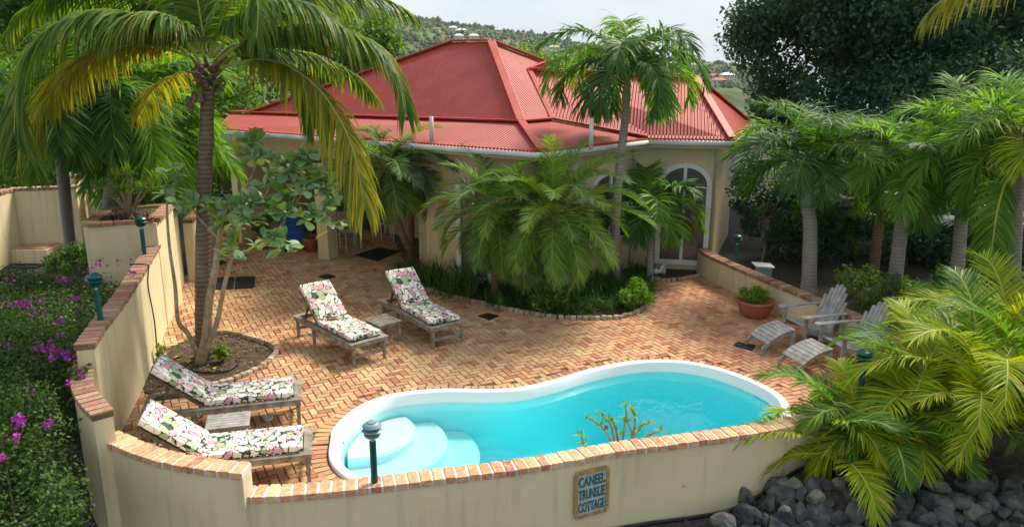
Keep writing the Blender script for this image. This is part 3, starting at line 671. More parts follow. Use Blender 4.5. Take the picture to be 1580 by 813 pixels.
# arched glass door on the right facade
def arch_door(a, b, hgt, arch, out, frame=.11, sill=.12, name='arched_door', mull=True):
    """a, b: foot points on the wall face; out: outward unit vector"""
    W_ = (b - a).length; d = (b - a).normalized(); pts = []
    def outline(ins):
        pts = [(ins, sill + ins), (W_ - ins, sill + ins), (W_ - ins, hgt - arch)]
        for k in range(1, 16):
            t = math.pi * k / 16; pts.append((W_ / 2 + (W_ / 2 - ins) * math.cos(t), hgt - arch + (arch - ins) * math.sin(t)))
        pts.append((ins, hgt - arch)); return pts
    def W3(p, o): return a + d * p[0] + Vector((0, 0, p[1])) + out * o
    o1, o2 = outline(0), outline(frame); n = len(o1)
    mb = MB(); vs = [W3(p, .0) for p in o1] + [W3(p, .07) for p in o1] + [W3(p, .07) for p in o2] + [W3(p, .0) for p in o2]; fs = []
    for k in range(3):
        for i in range(n): fs.append((k * n + i, k * n + (i + 1) % n, (k + 1) * n + (i + 1) % n, (k + 1) * n + i))
    mb.add(vs, fs)
    if mull: mb.beam(W3((W_ / 2, sill + .02), .035), W3((W_ / 2, hgt - .05), .035), .07, .06, up=out)
    fr = mb.build(name, M['white'], hs)
    mb = MB(); gp = [W3(p, .025) for p in outline(frame - .01)]; tri = tessellate_polygon([[Vector(p) for p in outline(frame - .01)] and [Vector((p[0], p[1], 0)) for p in outline(frame - .01)]]); mb.add(gp, [tuple(t) for t in tri]); mb.build('pane', M['glass'], fr)
    return fr
def outv(a, b): t = (b - a).normalized(); return Vector((t.y, -t.x, 0))
oR = outv(wB, wC); arch_door(along(wB, wC, 1009), along(wB, wC, 1090), 2.45, .5, oR)
oS = outv(wA, wB); arch_door(along(wA, wB, 905), along(wA, wB, 965), 2.35, .42, oS, name='arched_window', sill=.7)
oL = outv(w0, wA); arch_door(along(w0, wA, 708), along(w0, wA, 762), 2.25, .02, oL, name='french_door', sill=.06)
oW = outv(wC, wD); a_, b__ = along(wC, wD, 1116), along(wC, wD, 1134)
mb = MB(); h0 = Vector((0, 0, 2.05)); mb.beam(a_ + oW * .03 + h0, b__ + oW * .03 + h0, .06, .75); f_ = mb.build('side_window', M['white'], hs)
mb = MB(); mb.beam(a_.lerp(b__, .12) + oW * .05 + h0, a_.lerp(b__, .88) + oW * .05 + h0, .05, .55); mb.build('pane', M['glass'], f_)
for px_, (a, b), o_v in ((988, (wA, wB), oS), (1103, (wB, wC), oR)):
    p = along(a, b, px_) + o_v * .06; mb = MB(); mb.tube([p + Vector((0, 0, .0)), p + Vector((0, 0, 2.72)), p + o_v * .3 + Vector((0, 0, 2.88))], .035, 10); mb.build('downpipe', M['gutter'] if px_ < 1000 else M['fascia'], hs, smooth=True)
for px_, py_, zt in ((912, 221, .36), (666, 210, .28)):
    p = gz(px_, py_, 3.17 if px_ > 800 else 3.2); mb = MB(); mb.tube([p - Vector((0, 0, .12)), p + Vector((0, 0, zt + .1))], .042, 12); mb.build('vent_pipe', M['steel'], hs, smooth=True)
p = along(w0, wA, 354) + oL * .08; mb = MB(); mb.box((p.x, p.y, 2.12), (.2, .14, .24), ang); mb.box((p.x, p.y, 2.26), (.26, .2, .04), ang); mb.build('wall_light', M['terracotta'], hs)

# ------------------------------------------------------------ foliage helpers
def leaf_strip(v, f, p, d, wv, L, w_, droop, seg=3):
    k = len(v); d = d.copy(); st = L / seg
    prof = (.55, 1.0, .8, .45)
    for i in range(seg):
        hw = wv * (w_ * prof[min(i, 3)] / 2); v.append(p - hw); v.append(p + hw)
        d.z -= droop * (i + 1) / seg; d.normalize(); p = p + d * st
    v.append(p)
    for i in range(seg - 1): a = k + 2 * i; f.append((a, a + 1, a + 3, a + 2))
    a = k + 2 * (seg - 1); f.append((a, a + 1, a + 2))
def frond(name, parent, pts, leaf, n=46, width=.03, droop=.35, vang=.0, m=None, stalk=None, start=.14, rr=.018, seg=3, a0=72, a1=22, jit=.12, pw_=.75, tipw=.3, upv=None):
    P = catmull(pts, 6); K = len(P) - 1; v = []; f = []
    cum = [0]
    for a, b in zip(P, P[1:]): cum.append(cum[-1] + (b - a).length)
    T = cum[-1]; ci = 0
    for i in range(n):
        t = start + (1 - start) * (i + .5) / n; s_ = t * T
        while ci < K - 1 and cum[ci + 1] < s_: ci += 1
        q = (s_ - cum[ci]) / max(1e-6, cum[ci + 1] - cum[ci]); p = P[ci].lerp(P[ci + 1], q); tg = (P[ci + 1] - P[ci]).normalized()
        u_ = upv or Vector((0, 0, 1))
        sd_ = tg.cross(u_)
        if sd_.length < .25: sd_ = tg.cross(Vector((.3, -1, .3)))
        sd_.normalize(); nr = sd_.cross(tg); tt = (t - start) / (1 - start)
        ang = R(a0 + (a1 - a0) * tt ** 1.3); ln = leaf * (max(.0, math.sin(math.pi * (.10 + .80 * tt))) ** pw_ * (1 - .0 * tt) + tipw * 0.15)
        for s in (-1, 1):
            va = vang + random.uniform(-jit, jit) * 1.5; an = ang + random.uniform(-jit, jit)
            d = tg * math.cos(an) + (sd_ * s * math.cos(va) + nr * math.sin(va)) * math.sin(an)
            wv = (tg - d * tg.dot(d)); wv = (wv.normalized() + nr * random.uniform(-.5, .5)).normalized()
            leaf_strip(v, f, p, d, wv, ln * random.uniform(.85, 1.12), width * (1.15 - .5 * tt), droop * random.uniform(.7, 1.3), seg)
    mb = MB(); mb.add(v, f, 0); mb.tube(P, [rr * (1 - .8 * i / K) + .002 for i in range(K + 1)], 5, 1)
    return mb.build(name, [m or M['coco'], stalk or M['rachis']], parent)
def arc(c, az, e0, length, bend, n=7, power=1.2, r0=0):
    p = Vector(c); pts = []; st = length / n
    h = Vector((math.sin(az), math.cos(az), 0)); p = p + h * r0
    pts.append(p.copy())
    for i in range(n):
        e = e0 - bend * ((i + .5) / n) ** power
        p = p + (h * math.cos(e) + Vector((0, 0, 1)) * math.sin(e)) * st; pts.append(p.copy())
    return pts
def crown(root, c, n, length, leaf, mats, e_hi=80, e_lo=-10, bend=(60, 95), az0=0, nl=36, **k):
    for i in range(n):
        t = (i + .5) / n; az = az0 + i * 2.39996 + random.uniform(-.15, .15); e = R(e_hi + (e_lo - e_hi) * t ** .9 + random.uniform(-6, 6))
        L = length * random.uniform(.85, 1.1) * (.75 + .25 * math.sin(math.pi * min(1, t + .25)))
        frond('frond', root, arc(c, az, e, L, R(random.uniform(*bend)), r0=.03), leaf, n=nl, m=random.choice(mats), **k)
def trunk(root, pts, r0, r1, m, n=14, swell=None, name='trunk'):
    P = catmull(pts, 6); k = len(P) - 1; rad = [r0 + (r1 - r0) * (i / k) for i in range(k + 1)]
    if swell:
        for i in range(k + 1): rad[i] += swell * math.exp(-(i / k) * 9)
    rad = [r * (1 + .03 * math.sin(i * 2.1)) for i, r in enumerate(rad)]
    mb = MB(); mb.tube(P, rad, n); return mb.build(name, m, root, smooth=True)
def cloud(centers, radii, n, size, m, name, parent, up=.4, aspect=.55, shell=.5, var=.35, fl=(1, 1, 1), curl=True):
    """n leaf faces spread in clumps round the given centres"""
    cs = np.array([tuple(c) for c in centers]); rs = np.array(radii); w_ = rs ** 2; idx = rng.choice(len(cs), n, p=w_ / w_.sum())
    d = rng.normal(size=(n, 3)); d /= np.linalg.norm(d, axis=1)[:, None]
    rad = (shell + (1 - shell) * rng.random(n) ** .7) * rng.uniform(.75, 1.12, n)
    p = cs[idx] + d * (rs[idx] * rad)[:, None] * np.array(fl)
    nr = d * .6 + rng.normal(size=(n, 3)) * .55 + np.array([0, 0, up]); nr /= np.linalg.norm(nr, axis=1)[:, None]
    a = np.cross(nr, rng.normal(size=(n, 3))); a /= np.linalg.norm(a, axis=1)[:, None]; b = np.cross(nr, a)
    s = size * rng.uniform(1 - var, 1 + var, n)[:, None]
    v = np.stack([p - a * s * .5, p + b * s * aspect * .5 - nr * s * .06, p + a * s * .5 - nr * s * .1, p - b * s * aspect * .5 - nr * s * .06], 1).reshape(-1, 3)
    mb = MB(); mb.v = [tuple(x) for x in v.tolist()]; mb.f = [(4 * i, 4 * i + 1, 4 * i + 2, 4 * i + 3) for i in range(n)]; mb.m = [0] * n
    return mb.build(name, m, parent)
def blob_centers(c, r, k, rr, seed):
    g = np.random.default_rng(seed); out = []; rad = []
    for i in range(k):
        d = g.normal(size=3); d /= np.linalg.norm(d); q = g.random() ** .4
        out.append((c[0] + d[0] * r[0] * q, c[1] + d[1] * r[1] * q, c[2] + d[2] * r[2] * q)); rad.append(rr * g.uniform(.55, 1.25))
    return out, rad
def tree(name, label, base, c, r, k, rr, n, size, m, seed, tr=.18, cat='tree', group=None, up=.4, shell=.5, limbs=6, tm='bark'):
    t = thing(name, label, cat, base, group); cs, rd = blob_centers(c, r, k, rr, seed)
    mb = MB(); top = Vector(c); b_ = Vector(base)
    mb.tube(catmull([b_ - Vector((0, 0, .2)), b_.lerp(top, .4) + Vector((.1, 0, 0)), top], 4), [tr * (1 - .6 * i / 8) for i in range(9)], 8)
    for i in range(limbs): mb.tube([b_.lerp(top, .5 + .05 * i), b_.lerp(top, .8).lerp(Vector(cs[i]), .5), Vector(cs[i])], [tr * .4, tr * .25, tr * .08], 6)
    mb.build('trunk', M[tm], t, smooth=True)
    cloud(cs, rd, n, size, m, 'crown', t, up=up, shell=shell); return t

# ------------------------------------------------------------ coconut palm
cb = gz(315, 552, 0); t = thing('coconut_palm', 'tall coconut palm with ringed trunk and arching golden fronds in the round bed', 'palm tree', tuple(cb))
cY = 12.3; cc = gy(322, 118, cY)
trunk(t, [cb - Vector((0, 0, .1)), gy(313, 440, 12.25), gy(314, 330, cY), gy(318, 220, cY), gy(321, 140, cY)], .122, .098, M['cocotrunk'], 18, .05)
mb = MB()
for i in range(24):
    a = i * 2.4; h = Vector((math.cos(a), math.sin(a), 0)); z = cc.z - .22 + .016 * i
    p = Vector((cc.x, cc.y, z)); mb.tube([p + h * .08, p + h * .17 + Vector((0, 0, .07)), p + h * random.uniform(.22, .36) + Vector((0, 0, random.uniform(-.05, .25)))], [.035, .03, .008], 6)
mb.build('leaf_base', M['stub'], t, smooth=True)
mb = MB()
for i in range(4):
    a = 2.2 + i * .75; p = cc + Vector((math.cos(a) * .3, -.1 - abs(math.sin(a)) * .1, -.3 - .07 * (i % 3))); mb.tube([p + Vector((0, 0, .09)), p + Vector((0, 0, .05)), p, p - Vector((0, 0, .06)), p - Vector((0, 0, .09))], [.015, .04, .052, .038, .012], 10)
mb.build('coconuts', M['stub'], t, smooth=True)
def pf(px, ys): return [gy(x, y, Y) for (x, y), Y in zip(px, ys)]
CO = dict(n=145, width=.052, rr=.024, seg=4)
f1 = [(310, 100), (287, 67), (233, 33), (186, 18), (133, 18), (86, 37), (53, 67), (33, 100), (24, 150), (22, 205)]
frond('frond', t, pf(f1, np.linspace(12.2, 11.2, 10)), 1.22, m=M['coco'], droop=.62, **CO)
frond('frond', t, pf([(300, 90), (250, 75), (200, 70), (140, 90), (90, 130), (50, 180), (30, 240)], np.linspace(12.3, 12.0, 7)), .8, m=M['cocoy'], droop=.9, n=70, width=.032, rr=.02)
f2 = [(335, 95), (370, 68), (400, 55), (450, 40), (499, 36.5), (546, 50), (586, 73), (609, 103), (622, 140), (627, 173)]
frond('frond', t, pf(f2, np.linspace(12.3, 12.1, 10)), .95, m=M['coco'], droop=.7, **CO)
f3 = [(340, 105), (390, 93), (433, 98), (466, 116), (496, 143), (519, 176), (536, 209), (552, 260), (562, 320)]
frond('frond', t, pf(f3, np.linspace(12.2, 11.6, 9)), 1.05, m=M['cocoy'], droop=.75, **CO)
frond('frond', t, pf([(325, 90), (340, 40), (362, -10), (388, -25), (398, 10), (396, 60)], [12.2, 11.9, 11.6, 11.3, 11.1, 11.0]), .7, m=M['coco'], droop=.9, n=60, width=.034, rr=.02)
frond('frond', t, pf([(330, 85), (380, 35), (440, 5), (510, -8), (590, -2), (640, 25)], np.linspace(12.4, 13.2, 6)), .75, m=M['coco'], droop=.7, **CO)
frond('frond', t, pf([(325, 80), (340, 20), (360, -50), (400, -110)], np.linspace(12.3, 12.8, 4)), .7, m=M['coco'], droop=.5, **CO)
frond('frond', t, pf([(315, 80), (290, 20), (250, -30), (190, -50), (120, -40), (60, 0)], np.linspace(12.3, 12.9, 6)), .85, m=M['coco'], droop=.7, **CO)
frond('frond', t, pf([(315, 85), (280, 45), (240, 10), (180, -5), (110, -10), (50, 10), (10, 50)], np.linspace(12.4, 13.6, 7)), .8, m=M['coco'], droop=.8, **CO)
frond('frond', t, pf([(318, 80), (308, 20), (295, -60)], np.linspace(12.3, 12.2, 3)), .7, m=M['coco'], droop=.5, **CO)
frond('frond', t, pf([(335, 100), (390, 80), (450, 78), (500, 90), (545, 115), (580, 150)], np.linspace(12.5, 14.6, 6)), .7, m=M['coco'], droop=.7, **CO)
frond('frond', t, pf([(308, 100), (270, 70), (220, 58), (165, 68), (115, 100), (75, 150), (55, 215)], np.linspace(12.4, 13.0, 7)), 1.0, m=M['cocoy'], droop=.6, **CO)
frond('frond', t, pf([(330, 95), (360, 70), (400, 72), (440, 95), (470, 140), (485, 195)], np.linspace(12.6, 13.4, 6)), .85, m=M['coco'], droop=.6, **CO)
frond('frond', t, pf([(322, 85), (345, 45), (385, 15), (440, 0), (490, 12), (530, 45)], np.linspace(12.0, 11.4, 6)), .85, m=M['coco'], droop=.65, **CO)
frond('frond', t, pf([(315, 85), (290, 45), (250, 22), (205, 22), (165, 45)], np.linspace(12.0, 11.2, 5)), .85, m=M['coco'], droop=.65, **CO)
frond('frond', t, pf([(310, 110), (270, 115), (235, 140), (210, 185)], np.linspace(12.4, 13.3, 4)), .6, m=M['cocoy'], droop=.8, n=60, width=.03, rr=.016)

# frond of a neighbouring palm that hangs in at the top right
nb = Vector((8.4, 9.2, 0)); t = thing('coconut_palm', 'coconut palm frond hanging into the top right corner from a palm beyond the picture', 'palm tree', tuple(nb))
trunk(t, [nb, nb + Vector((.1, 0, 2.5)), nb + Vector((0, 0, 5.6))], .14, .11, M['cocotrunk'])
frond('frond', t, [Vector((8.4, 9.2, 5.6)), Vector((7.4, 9.5, 6.1)), Vector((6.4, 9.7, 6.15)), Vector((5.5, 9.8, 5.75)), Vector((4.95, 9.85, 5.3))], .9, m=M['cocoy'], droop=.9, **CO)
frond('frond', t, [Vector((8.4, 9.2, 5.6)), Vector((8.8, 9.8, 6.2)), Vector((9.2, 10.5, 6.1))], .8, m=M['coco'], droop=.9, n=60)

# ------------------------------------------------------------ manila palms
def manila(label, bpx, bz, tp, cY, r0, r1, shaft_h, nf, L, leaf, mats, seed, bend=(95, 140), e=(80, 0), path=None, lt=False, w_=.05, az0=0, group=None, nl=34, drp=.35, name='manila_palm'):
    random.seed(seed); b_ = gz(bpx[0], bpx[1], bz); top = gy(tp[0], tp[1], cY)
    t = thing(name, label, 'palm tree', tuple(b_), group)
    pts = [b_ - Vector((0, 0, .08))] + (path or [b_.lerp(top, .5)]) + [top - Vector((0, 0, shaft_h))]
    trunk(t, pts, r0, r1, M['greytrunk'], 16, r0 * .3)
    mb = MB(); mb.tube([top - Vector((0, 0, shaft_h + .02)), top - Vector((0, 0, shaft_h * .8)), top - Vector((0, 0, shaft_h * .3)), top], [r1 * 1.05, r1 * 1.15, r1 * .8, r1 * .45], 14)
    mb.build('crownshaft', M['shaftlight'] if lt else M['shaft'], t, smooth=True)
    crown(t, top, nf, L, leaf, mats, e[0], e[1], bend, az0, nl=nl, width=w_, droop=drp, vang=.35, rr=.016, stalk=M['rachisg'], a0=70, a1=30, jit=.28)
    return t
manila('slender manila palm with curved grey trunk rising in front of the red roof', (950, 430), 0, (968, 108), 16.2, .10, .075, .6, 17, 2.15, .62, [M['adon'], M['adon'], M['adonl']], 11, path=[gy(950, 330, 16.1), gy(957, 250, 16.1), gy(965, 180, 16.1)], lt=True, bend=(105, 160), e=(84, 5), w_=.045, nl=62, drp=.5)
manila('small lime green manila palm in front of the arched glass door', (1003, 436), 0, (1003, 322), 17.0, .075, .055, .4, 14, 1.6, .52, [M['adonl'], M['adonl'], M['adon']], 12, lt=True, bend=(95, 140), e=(80, 5), w_=.055, nl=44)
manila('thick grey manila palm trunk behind the low right wall, nearest the house', (1248, 455), -.05, (1252, 246), 15.8, .15, .12, .95, 20, 2.0, .62, [M['adon'], M['adon'], M['arecad']], 13, bend=(55, 130), e=(88, -8), nl=72, w_=.032)
manila('manila palm with pale ringed trunk behind the wooden armchairs', (1376, 470), -.05, (1402, 262), 14.6, .14, .11, .5, 18, 1.6, .58, [M['arecad'], M['adonl'], M['adon']], 14, bend=(50, 125), e=(88, -25), nl=66, w_=.030)
manila('manila palm with brown trunk right of the wooden armchairs', (1472, 480), -.05, (1492, 232), 14.4, .13, .10, .5, 18, 1.75, .62, [M['arecad'], M['adonl'], M['adonl']], 15, bend=(50, 125), e=(88, -25), nl=66, w_=.030)
manila('manila palm crown at the right picture edge', (1560, 480), -.05, (1576, 212), 12.9, .12, .10, .5, 18, 1.6, .58, [M['arecad'], M['adonl'], M['areca']], 16, bend=(50, 125), e=(88, -20), nl=66, w_=.030)
frond('frond', [o for o in C.objects if o.get('label', '').startswith('manila palm crown at the right')][0], [gy(1565, 255, 12.8), gy(1550, 285, 12.4), gy(1538, 330, 12.25), gy(1530, 385, 12.2), gy(1524, 435, 12.2)], .62, n=60, width=.042, droop=.25, m=M['arecad'], rr=.02, a0=60, a1=30, upv=Vector((0, -1, .15)))
manila('manila palm with leaning grey trunk beside the terrace at far left', (112, 400), 0, (82, 150), 14.4, .14, .10, .9, 18, 2.2, .66, [M['adon'], M['arecad']], 17, bend=(90, 140), e=(80, -20), nl=66, w_=.042)
manila('bushy manila palm behind the left planter', (158, 398), 0, (180, 150), 15.8, .12, .09, .7, 24, 2.6, .72, [M['arecad'], M['adonl'], M['adon']], 18, bend=(75, 130), e=(84, -35), path=[gy(168, 300, 15.7)], lt=True, nl=74, w_=.042)
manila('green manila palm half hidden behind the coconut palm', (232, 400), 0, (228, 225), 17.0, .12, .09, .7, 22, 2.3, .68, [M['arecad'], M['adonl']], 19, bend=(80, 130), e=(80, -35), nl=70, w_=.042)

# ------------------------------------------------------------ pygmy date palms
def datepalm(label, base, top, nf, L, leaf, mats, seed, e=(85, -30), bend=(60, 100), nl=60, wd=.02, path=None, r=.085):
    random.seed(seed); t = thing('date_palm', label, 'palm tree', tuple(base))
    trunk(t, [Vector(base) - Vector((0, 0, .05))] + (path or [Vector(base).lerp(Vector(top), .5)]) + [Vector(top)], r, r * .85, M['datetrunk'], 12, .02)
    mb = MB()
    for i in range(24):
        a = i * 2.4; h = Vector((math.cos(a), math.sin(a), 0)); p = Vector(top) + Vector((0, 0, -.28 + .012 * i)); mb.tube([p + h * .05, p + h * .16 + Vector((0, 0, .05))], [.025, .008], 5)
    mb.build('leaf_base', M['stub'], t)
    crown(t, top, nf, L, leaf, mats, e[0], e[1], bend, random.random() * 6, nl=nl, width=wd, droop=.2, vang=.45, rr=.013, stalk=M['rachis'], a0=64, a1=26, jit=.14, start=.2)
    return t
datepalm('wide feathery date palm in front of the house corner', (.80, 14.95, 0), (.78, 14.9, 1.8), 62, 1.95, .36, [M['date'], M['datel'], M['datel']], 21, nl=72, wd=.022, e=(88, -48), bend=(55, 105))
datepalm('smaller date palm left of the wide feathery one by the french door', (-.35, 15.55, 0), (-.3, 15.3, 1.75), 36, 1.7, .36, [M['date'], M['datel']], 22, nl=66, wd=.021, e=(88, -48), bend=(55, 105))
datepalm('date palm with leaning bare trunk at the porch corner', gz(655, 408, 0), gy(596, 262, 16.9), 38, 1.6, .36, [M['date_s'], M['datel'], M['date']], 23, wd=.018, nl=72, path=[gy(622, 365, 17.2)], e=(80, -40))
datepalm('silvery date palm with straight trunk in front of the porch', gz(634, 402, 0), gy(634, 262, 17.6), 32, 1.5, .36, [M['date_s']], 24, wd=.018, nl=72, e=(75, -35))

# ------------------------------------------------------------ areca clump on the rocks
def areca(label, bx, by, n, L, seed, az_c=None, spread=3.14, mats=None, e=(86, 25), h=.35, leaf=.5, bend=(85, 135)):
    random.seed(seed); t = thing('areca_palm', label, 'palm', (bx, by, 0))
    mb = MB(); st = []
    for i in range(7):
        a = random.uniform(0, 6.28); p = Vector((bx + math.cos(a) * .22, by + math.sin(a) * .18, -.05)); q = p + Vector((math.cos(a) * .15, math.sin(a) * .15, h + random.uniform(.1, .5))); st.append(q)
        mb.tube([p, p.lerp(q, .5), q], [.035, .03, .022], 8)
    mb.build('stems', M['shaftlight'], t, smooth=True)
    for i in range(n):
        az = (az_c or 0) + random.uniform(-spread, spread) if az_c is not None else i * 2.4; e_ = R(e[0] + (e[1] - e[0]) * ((i + .5) / n) + random.uniform(-8, 8)); q = random.choice(st)
        frond('frond', t, arc(q, az, e_, L * random.uniform(.75, 1.1), R(random.uniform(*bend)), power=1.5), leaf, n=66, width=.021, droop=.18, vang=.30, m=random.choice(mats or [M['areca'], M['areca'], M['arecad']]), rr=.015, a0=62, a1=22, jit=.12)
    return t
areca('yellow green areca palm left of the clump, arching over the pool corner', 4.0, 8.7, 24, 1.12, 31, e=(62, 8), h=.12, leaf=.34, bend=(60, 105))
areca('areca palm with long golden fronds in the middle of the clump by the rocks', 5.15, 8.8, 30, 1.5, 32, h=.25, e=(82, 15), leaf=.42, bend=(60, 105))
areca('areca palm at the lower right picture edge', 6.05, 9.15, 26, 1.9, 33, h=.5, e=(84, 20), leaf=.44, bend=(60, 105))
areca('tall areca palm at the back of the clump near the right edge', 6.9, 10.1, 22, 1.9, 34, h=.5, e=(84, 20), leaf=.46, bend=(60, 110))
areca('low dark green areca palm spilling onto the rocks', 4.7, 8.6, 12, .85, 35, mats=[M['arecad']], h=.1, e=(50, 5), leaf=.3, bend=(50, 80))

# ------------------------------------------------------------ broadleaf trees and shrubs
tree('shade_tree', 'huge dark green shade tree filling the upper right behind the palms', (12.5, 26, -.1), (12.4, 26, 5.6), (5.3, 3.0, 4.6), 190, .95, 115000, .165, M['dkleaf'], 41, .4, shell=.3)
tree('shade_tree', 'dark bushy tree below the shade tree beyond the right wall', (13.5, 22, -.1), (13.3, 22.5, 2.2), (4.2, 2.0, 2.4), 60, .95, 34000, .14, M['dkleaf'], 42, .25, shell=.35)
tree('shrub', 'bright yellow green shrub glimpsed behind the thick palm trunk', (7.4, 18.9, -.1), (7.3, 19.0, 1.3), (1.1, .6, 1.3), 26, .36, 6500, .09, M['brleaf'], 43, .06, 'shrub')
tree('vine', 'dark climbing plant against the house side wall', (5.9, 18.3, 0), (5.85, 18.3, 1.45), (.7, .5, 1.15), 26, .26, 4200, .09, M['dkleaf'], 44, .04, 'climber')
tree('broadleaf_tree', 'bright green tree behind the left terrace', (-14, 25, 0), (-14, 25, 2.6), (4.2, 2, 2.4), 50, 1.0, 16000, .2, M['brleaf'], 45, .25, shell=.4)
tree('broadleaf_tree', 'mid green tree filling the upper left behind the palms', (-11, 28, 0), (-12, 28, 6.8), (7.0, 2.4, 3.8), 90, 1.4, 34000, .24, M['mdleaf'], 46, .35, shell=.35)
tree('broadleaf_tree', 'dark green tree between the coconut palm and the house', (-9.0, 23.5, 0), (-9.6, 23.5, 3.2), (2.6, 1.4, 2.4), 44, .9, 15000, .17, M['mdleaf'], 47, .25, shell=.4)
tree('broadleaf_tree', 'green treetop above the left end of the red roof', (-6.5, 29, 0), (-6.6, 29, 5.2), (2.8, 1.6, 1.35), 34, .8, 11000, .19, M['mdleaf'], 48, .25)
tree('broadleaf_tree', 'feathery treetop showing above the valley of the red roof', (.6, 33, 0), (.9, 33, 3.5), (2.2, .9, 1.2), 26, .6, 5000, .17, M['brleaf'], 49, .2)
tree('shrub', 'dark undergrowth between the right palm trunks', (10, 18.2, -.1), (10.2, 18.6, 1.0), (4.6, 1.3, 1.35), 110, .5, 30000, .12, M['dkleaf'], 50, .05, 'shrub')
tree('shrub', 'low mixed flowering shrubs along the outside of the right wall', (8.4, 14.6, -.1), (8.3, 14.8, .2), (1.9, 1.8, .4), 50, .3, 9000, .085, M['mdleaf'], 51, .04, 'shrub')
tree('shrub', 'clipped green shrub by the left terrace steps', (-9.2, 17, 0), (-9.0, 17.2, .35), (1.3, .8, .4), 26, .28, 6000, .08, M['mdleaf'], 52, .04, 'shrub')
# fan palms
def fanpalm(label, c, n, rad, seed, m, cone=1.9):
    random.seed(seed); t = thing('fan_palm', label, 'palm', (c[0], c[1], -.05)); trunk(t, [Vector((c[0], c[1], -.1)), Vector((c[0], c[1], c[2] - .1))], .12, .1, M['datetrunk'])
    for i in range(n):
        az = i * 2.4; e_ = R(70 - 75 * (i + .5) / n); h = Vector((math.sin(az) * math.cos(e_), math.cos(az) * math.cos(e_), math.sin(e_))); b_ = Vector(c) + h * rad * .8
        v, f = [], []; sd_ = h.cross(Vector((0, 0, 1))).normalized(); u_ = sd_.cross(h)
        for k in range(26):
            a = -cone + 2 * cone * k / 25; d = h * math.cos(a) + sd_ * math.sin(a) + u_ * .1; wv = d.cross(u_).normalized()
            leaf_strip(v, f, b_, d, wv, rad * random.uniform(.85, 1), .06, .12, 3)
        mb = MB(); mb.add(v, f, 0); mb.tube([Vector(c), b_], [.016, .012], 6, 1); mb.build('fan_leaf', [m, M['rachisg']], t)
fanpalm('bluish fan palm in the shade between two palm trunks', (8.0, 17.0, 1.5), 14, .95, 61, M['fan'])
fanpalm('dark fan palm right of the house side wall', (7.3, 18.8, 1.2), 12, .9, 62, M['adon'])
fanpalm('fan palm low behind the brown palm trunk', (10.2, 16.2, 1.3), 12, .9, 63, M['fan'])

# bougainvillea hedge outside the left wall
hb = thing('bougainvillea_hedge', 'sprawling bougainvillea hedge with magenta flowers outside the left wall', 'hedge', (-6.6, 9.2, 0))
cs = []; rd = []; g_ = np.random.default_rng(5)
outl = [(-4.5, 7.35), (-5.25, 8.5), (-5.45, 9.4), (-5.75, 10.7), (-6.3, 12.6), (-7.3, 13.3), (-9.4, 14.6), (-10.2, 12), (-8.6, 8.5), (-7.0, 5.4), (-4.5, 5.6), (-4.05, 6.5)]
while len(cs) < 520:
    x, y = g_.uniform(-10.2, -4.0), g_.uniform(5.4, 14.6)
    if not inside((x, y), outl): continue
    r = g_.uniform(.18, .36); edge = min((Vector((x, y)) - Vector(p)).length for p in s2_xy) if False else 1
    hh = 1.16 - .05 * max(0, y - 9) + .12 * math.sin(x * 2.1) * math.cos(y * 1.7)
    if y < 7.6: hh *= max(.4, .92 - .24 * (7.6 - y))
    dmin = min((v.x - x) ** 2 + (v.y - y) ** 2 for v in s2 + s1 + s0) ** .5
    if dmin < r * .9 + .06: continue
    cs.append((x, y, hh * (g_.uniform(.1, 1) if g_.random() < .35 else g_.uniform(.72, 1)))); rd.append(r)
cloud(cs, rd, 140000, .048, M['boug'], 'foliage', hb, up=.5, shell=.25)
cs2 = []; 
for px_, py_, k in [(150, 410, 3), (157, 403, 3), (190, 402, 2), (136, 425, 2), (62, 462, 3), (30, 468, 4), (40, 470, 4), (15, 466, 2), (58, 480, 2), (92, 495, 4), (110, 462, 2), (20, 430, 2), (60, 535, 3), (78, 537, 3), (95, 545, 4), (106, 548, 5), (72, 543, 2), (105, 592, 0), (28, 645, 5), (33, 652, 4), (76, 657, 3), (24, 672, 2), (3, 705, 2), (75, 552, 2), (125, 478, 1), (50, 600, 1), (8, 535, 2), (100, 430, 2), (88, 520, 1)]:
    for q in range(k * 3):
        zz = 1.34 if py_ < 600 else 1.2
        p = gz(px_ + random.gauss(0, 6), py_ + random.gauss(0, 3.5), zz + random.uniform(-.05, .06)); cs2.append(p)
pass
cs3 = [gz(128 + random.gauss(0, 4), 577 + random.gauss(0, 4), 1.26) for _ in range(10)] + [gz(205 + random.gauss(0, 2), 421 + random.gauss(0, 2), 1.55) for _ in range(8)] + [gz(108 + random.gauss(0, 4), 592 + random.gauss(0, 3), 1.26) for _ in range(8)]
cs2 += cs3
cloud(cs2, [.028] * len(cs2), len(cs2) * 4, .033, M['bract'], 'flowers', hb, up=.3, aspect=.9)
cs4 = [gz(120 + random.gauss(0, 9), 572 + random.gauss(0, 9), 1.24) for _ in range(12)]
cloud(cs4, [.06] * 12, 110, .06, M['boug'], 'spray', hb, up=.5)
mb = MB()
for i in range(50):
    c_ = Vector(cs[random.randrange(len(cs))]); mb.tube([Vector((c_.x, c_.y, 0)), c_ + Vector((random.uniform(-.2, .2), random.uniform(-.2, .2), .05))], [.012, .005], 5)
mb.build('stems', M['bark'], hb)

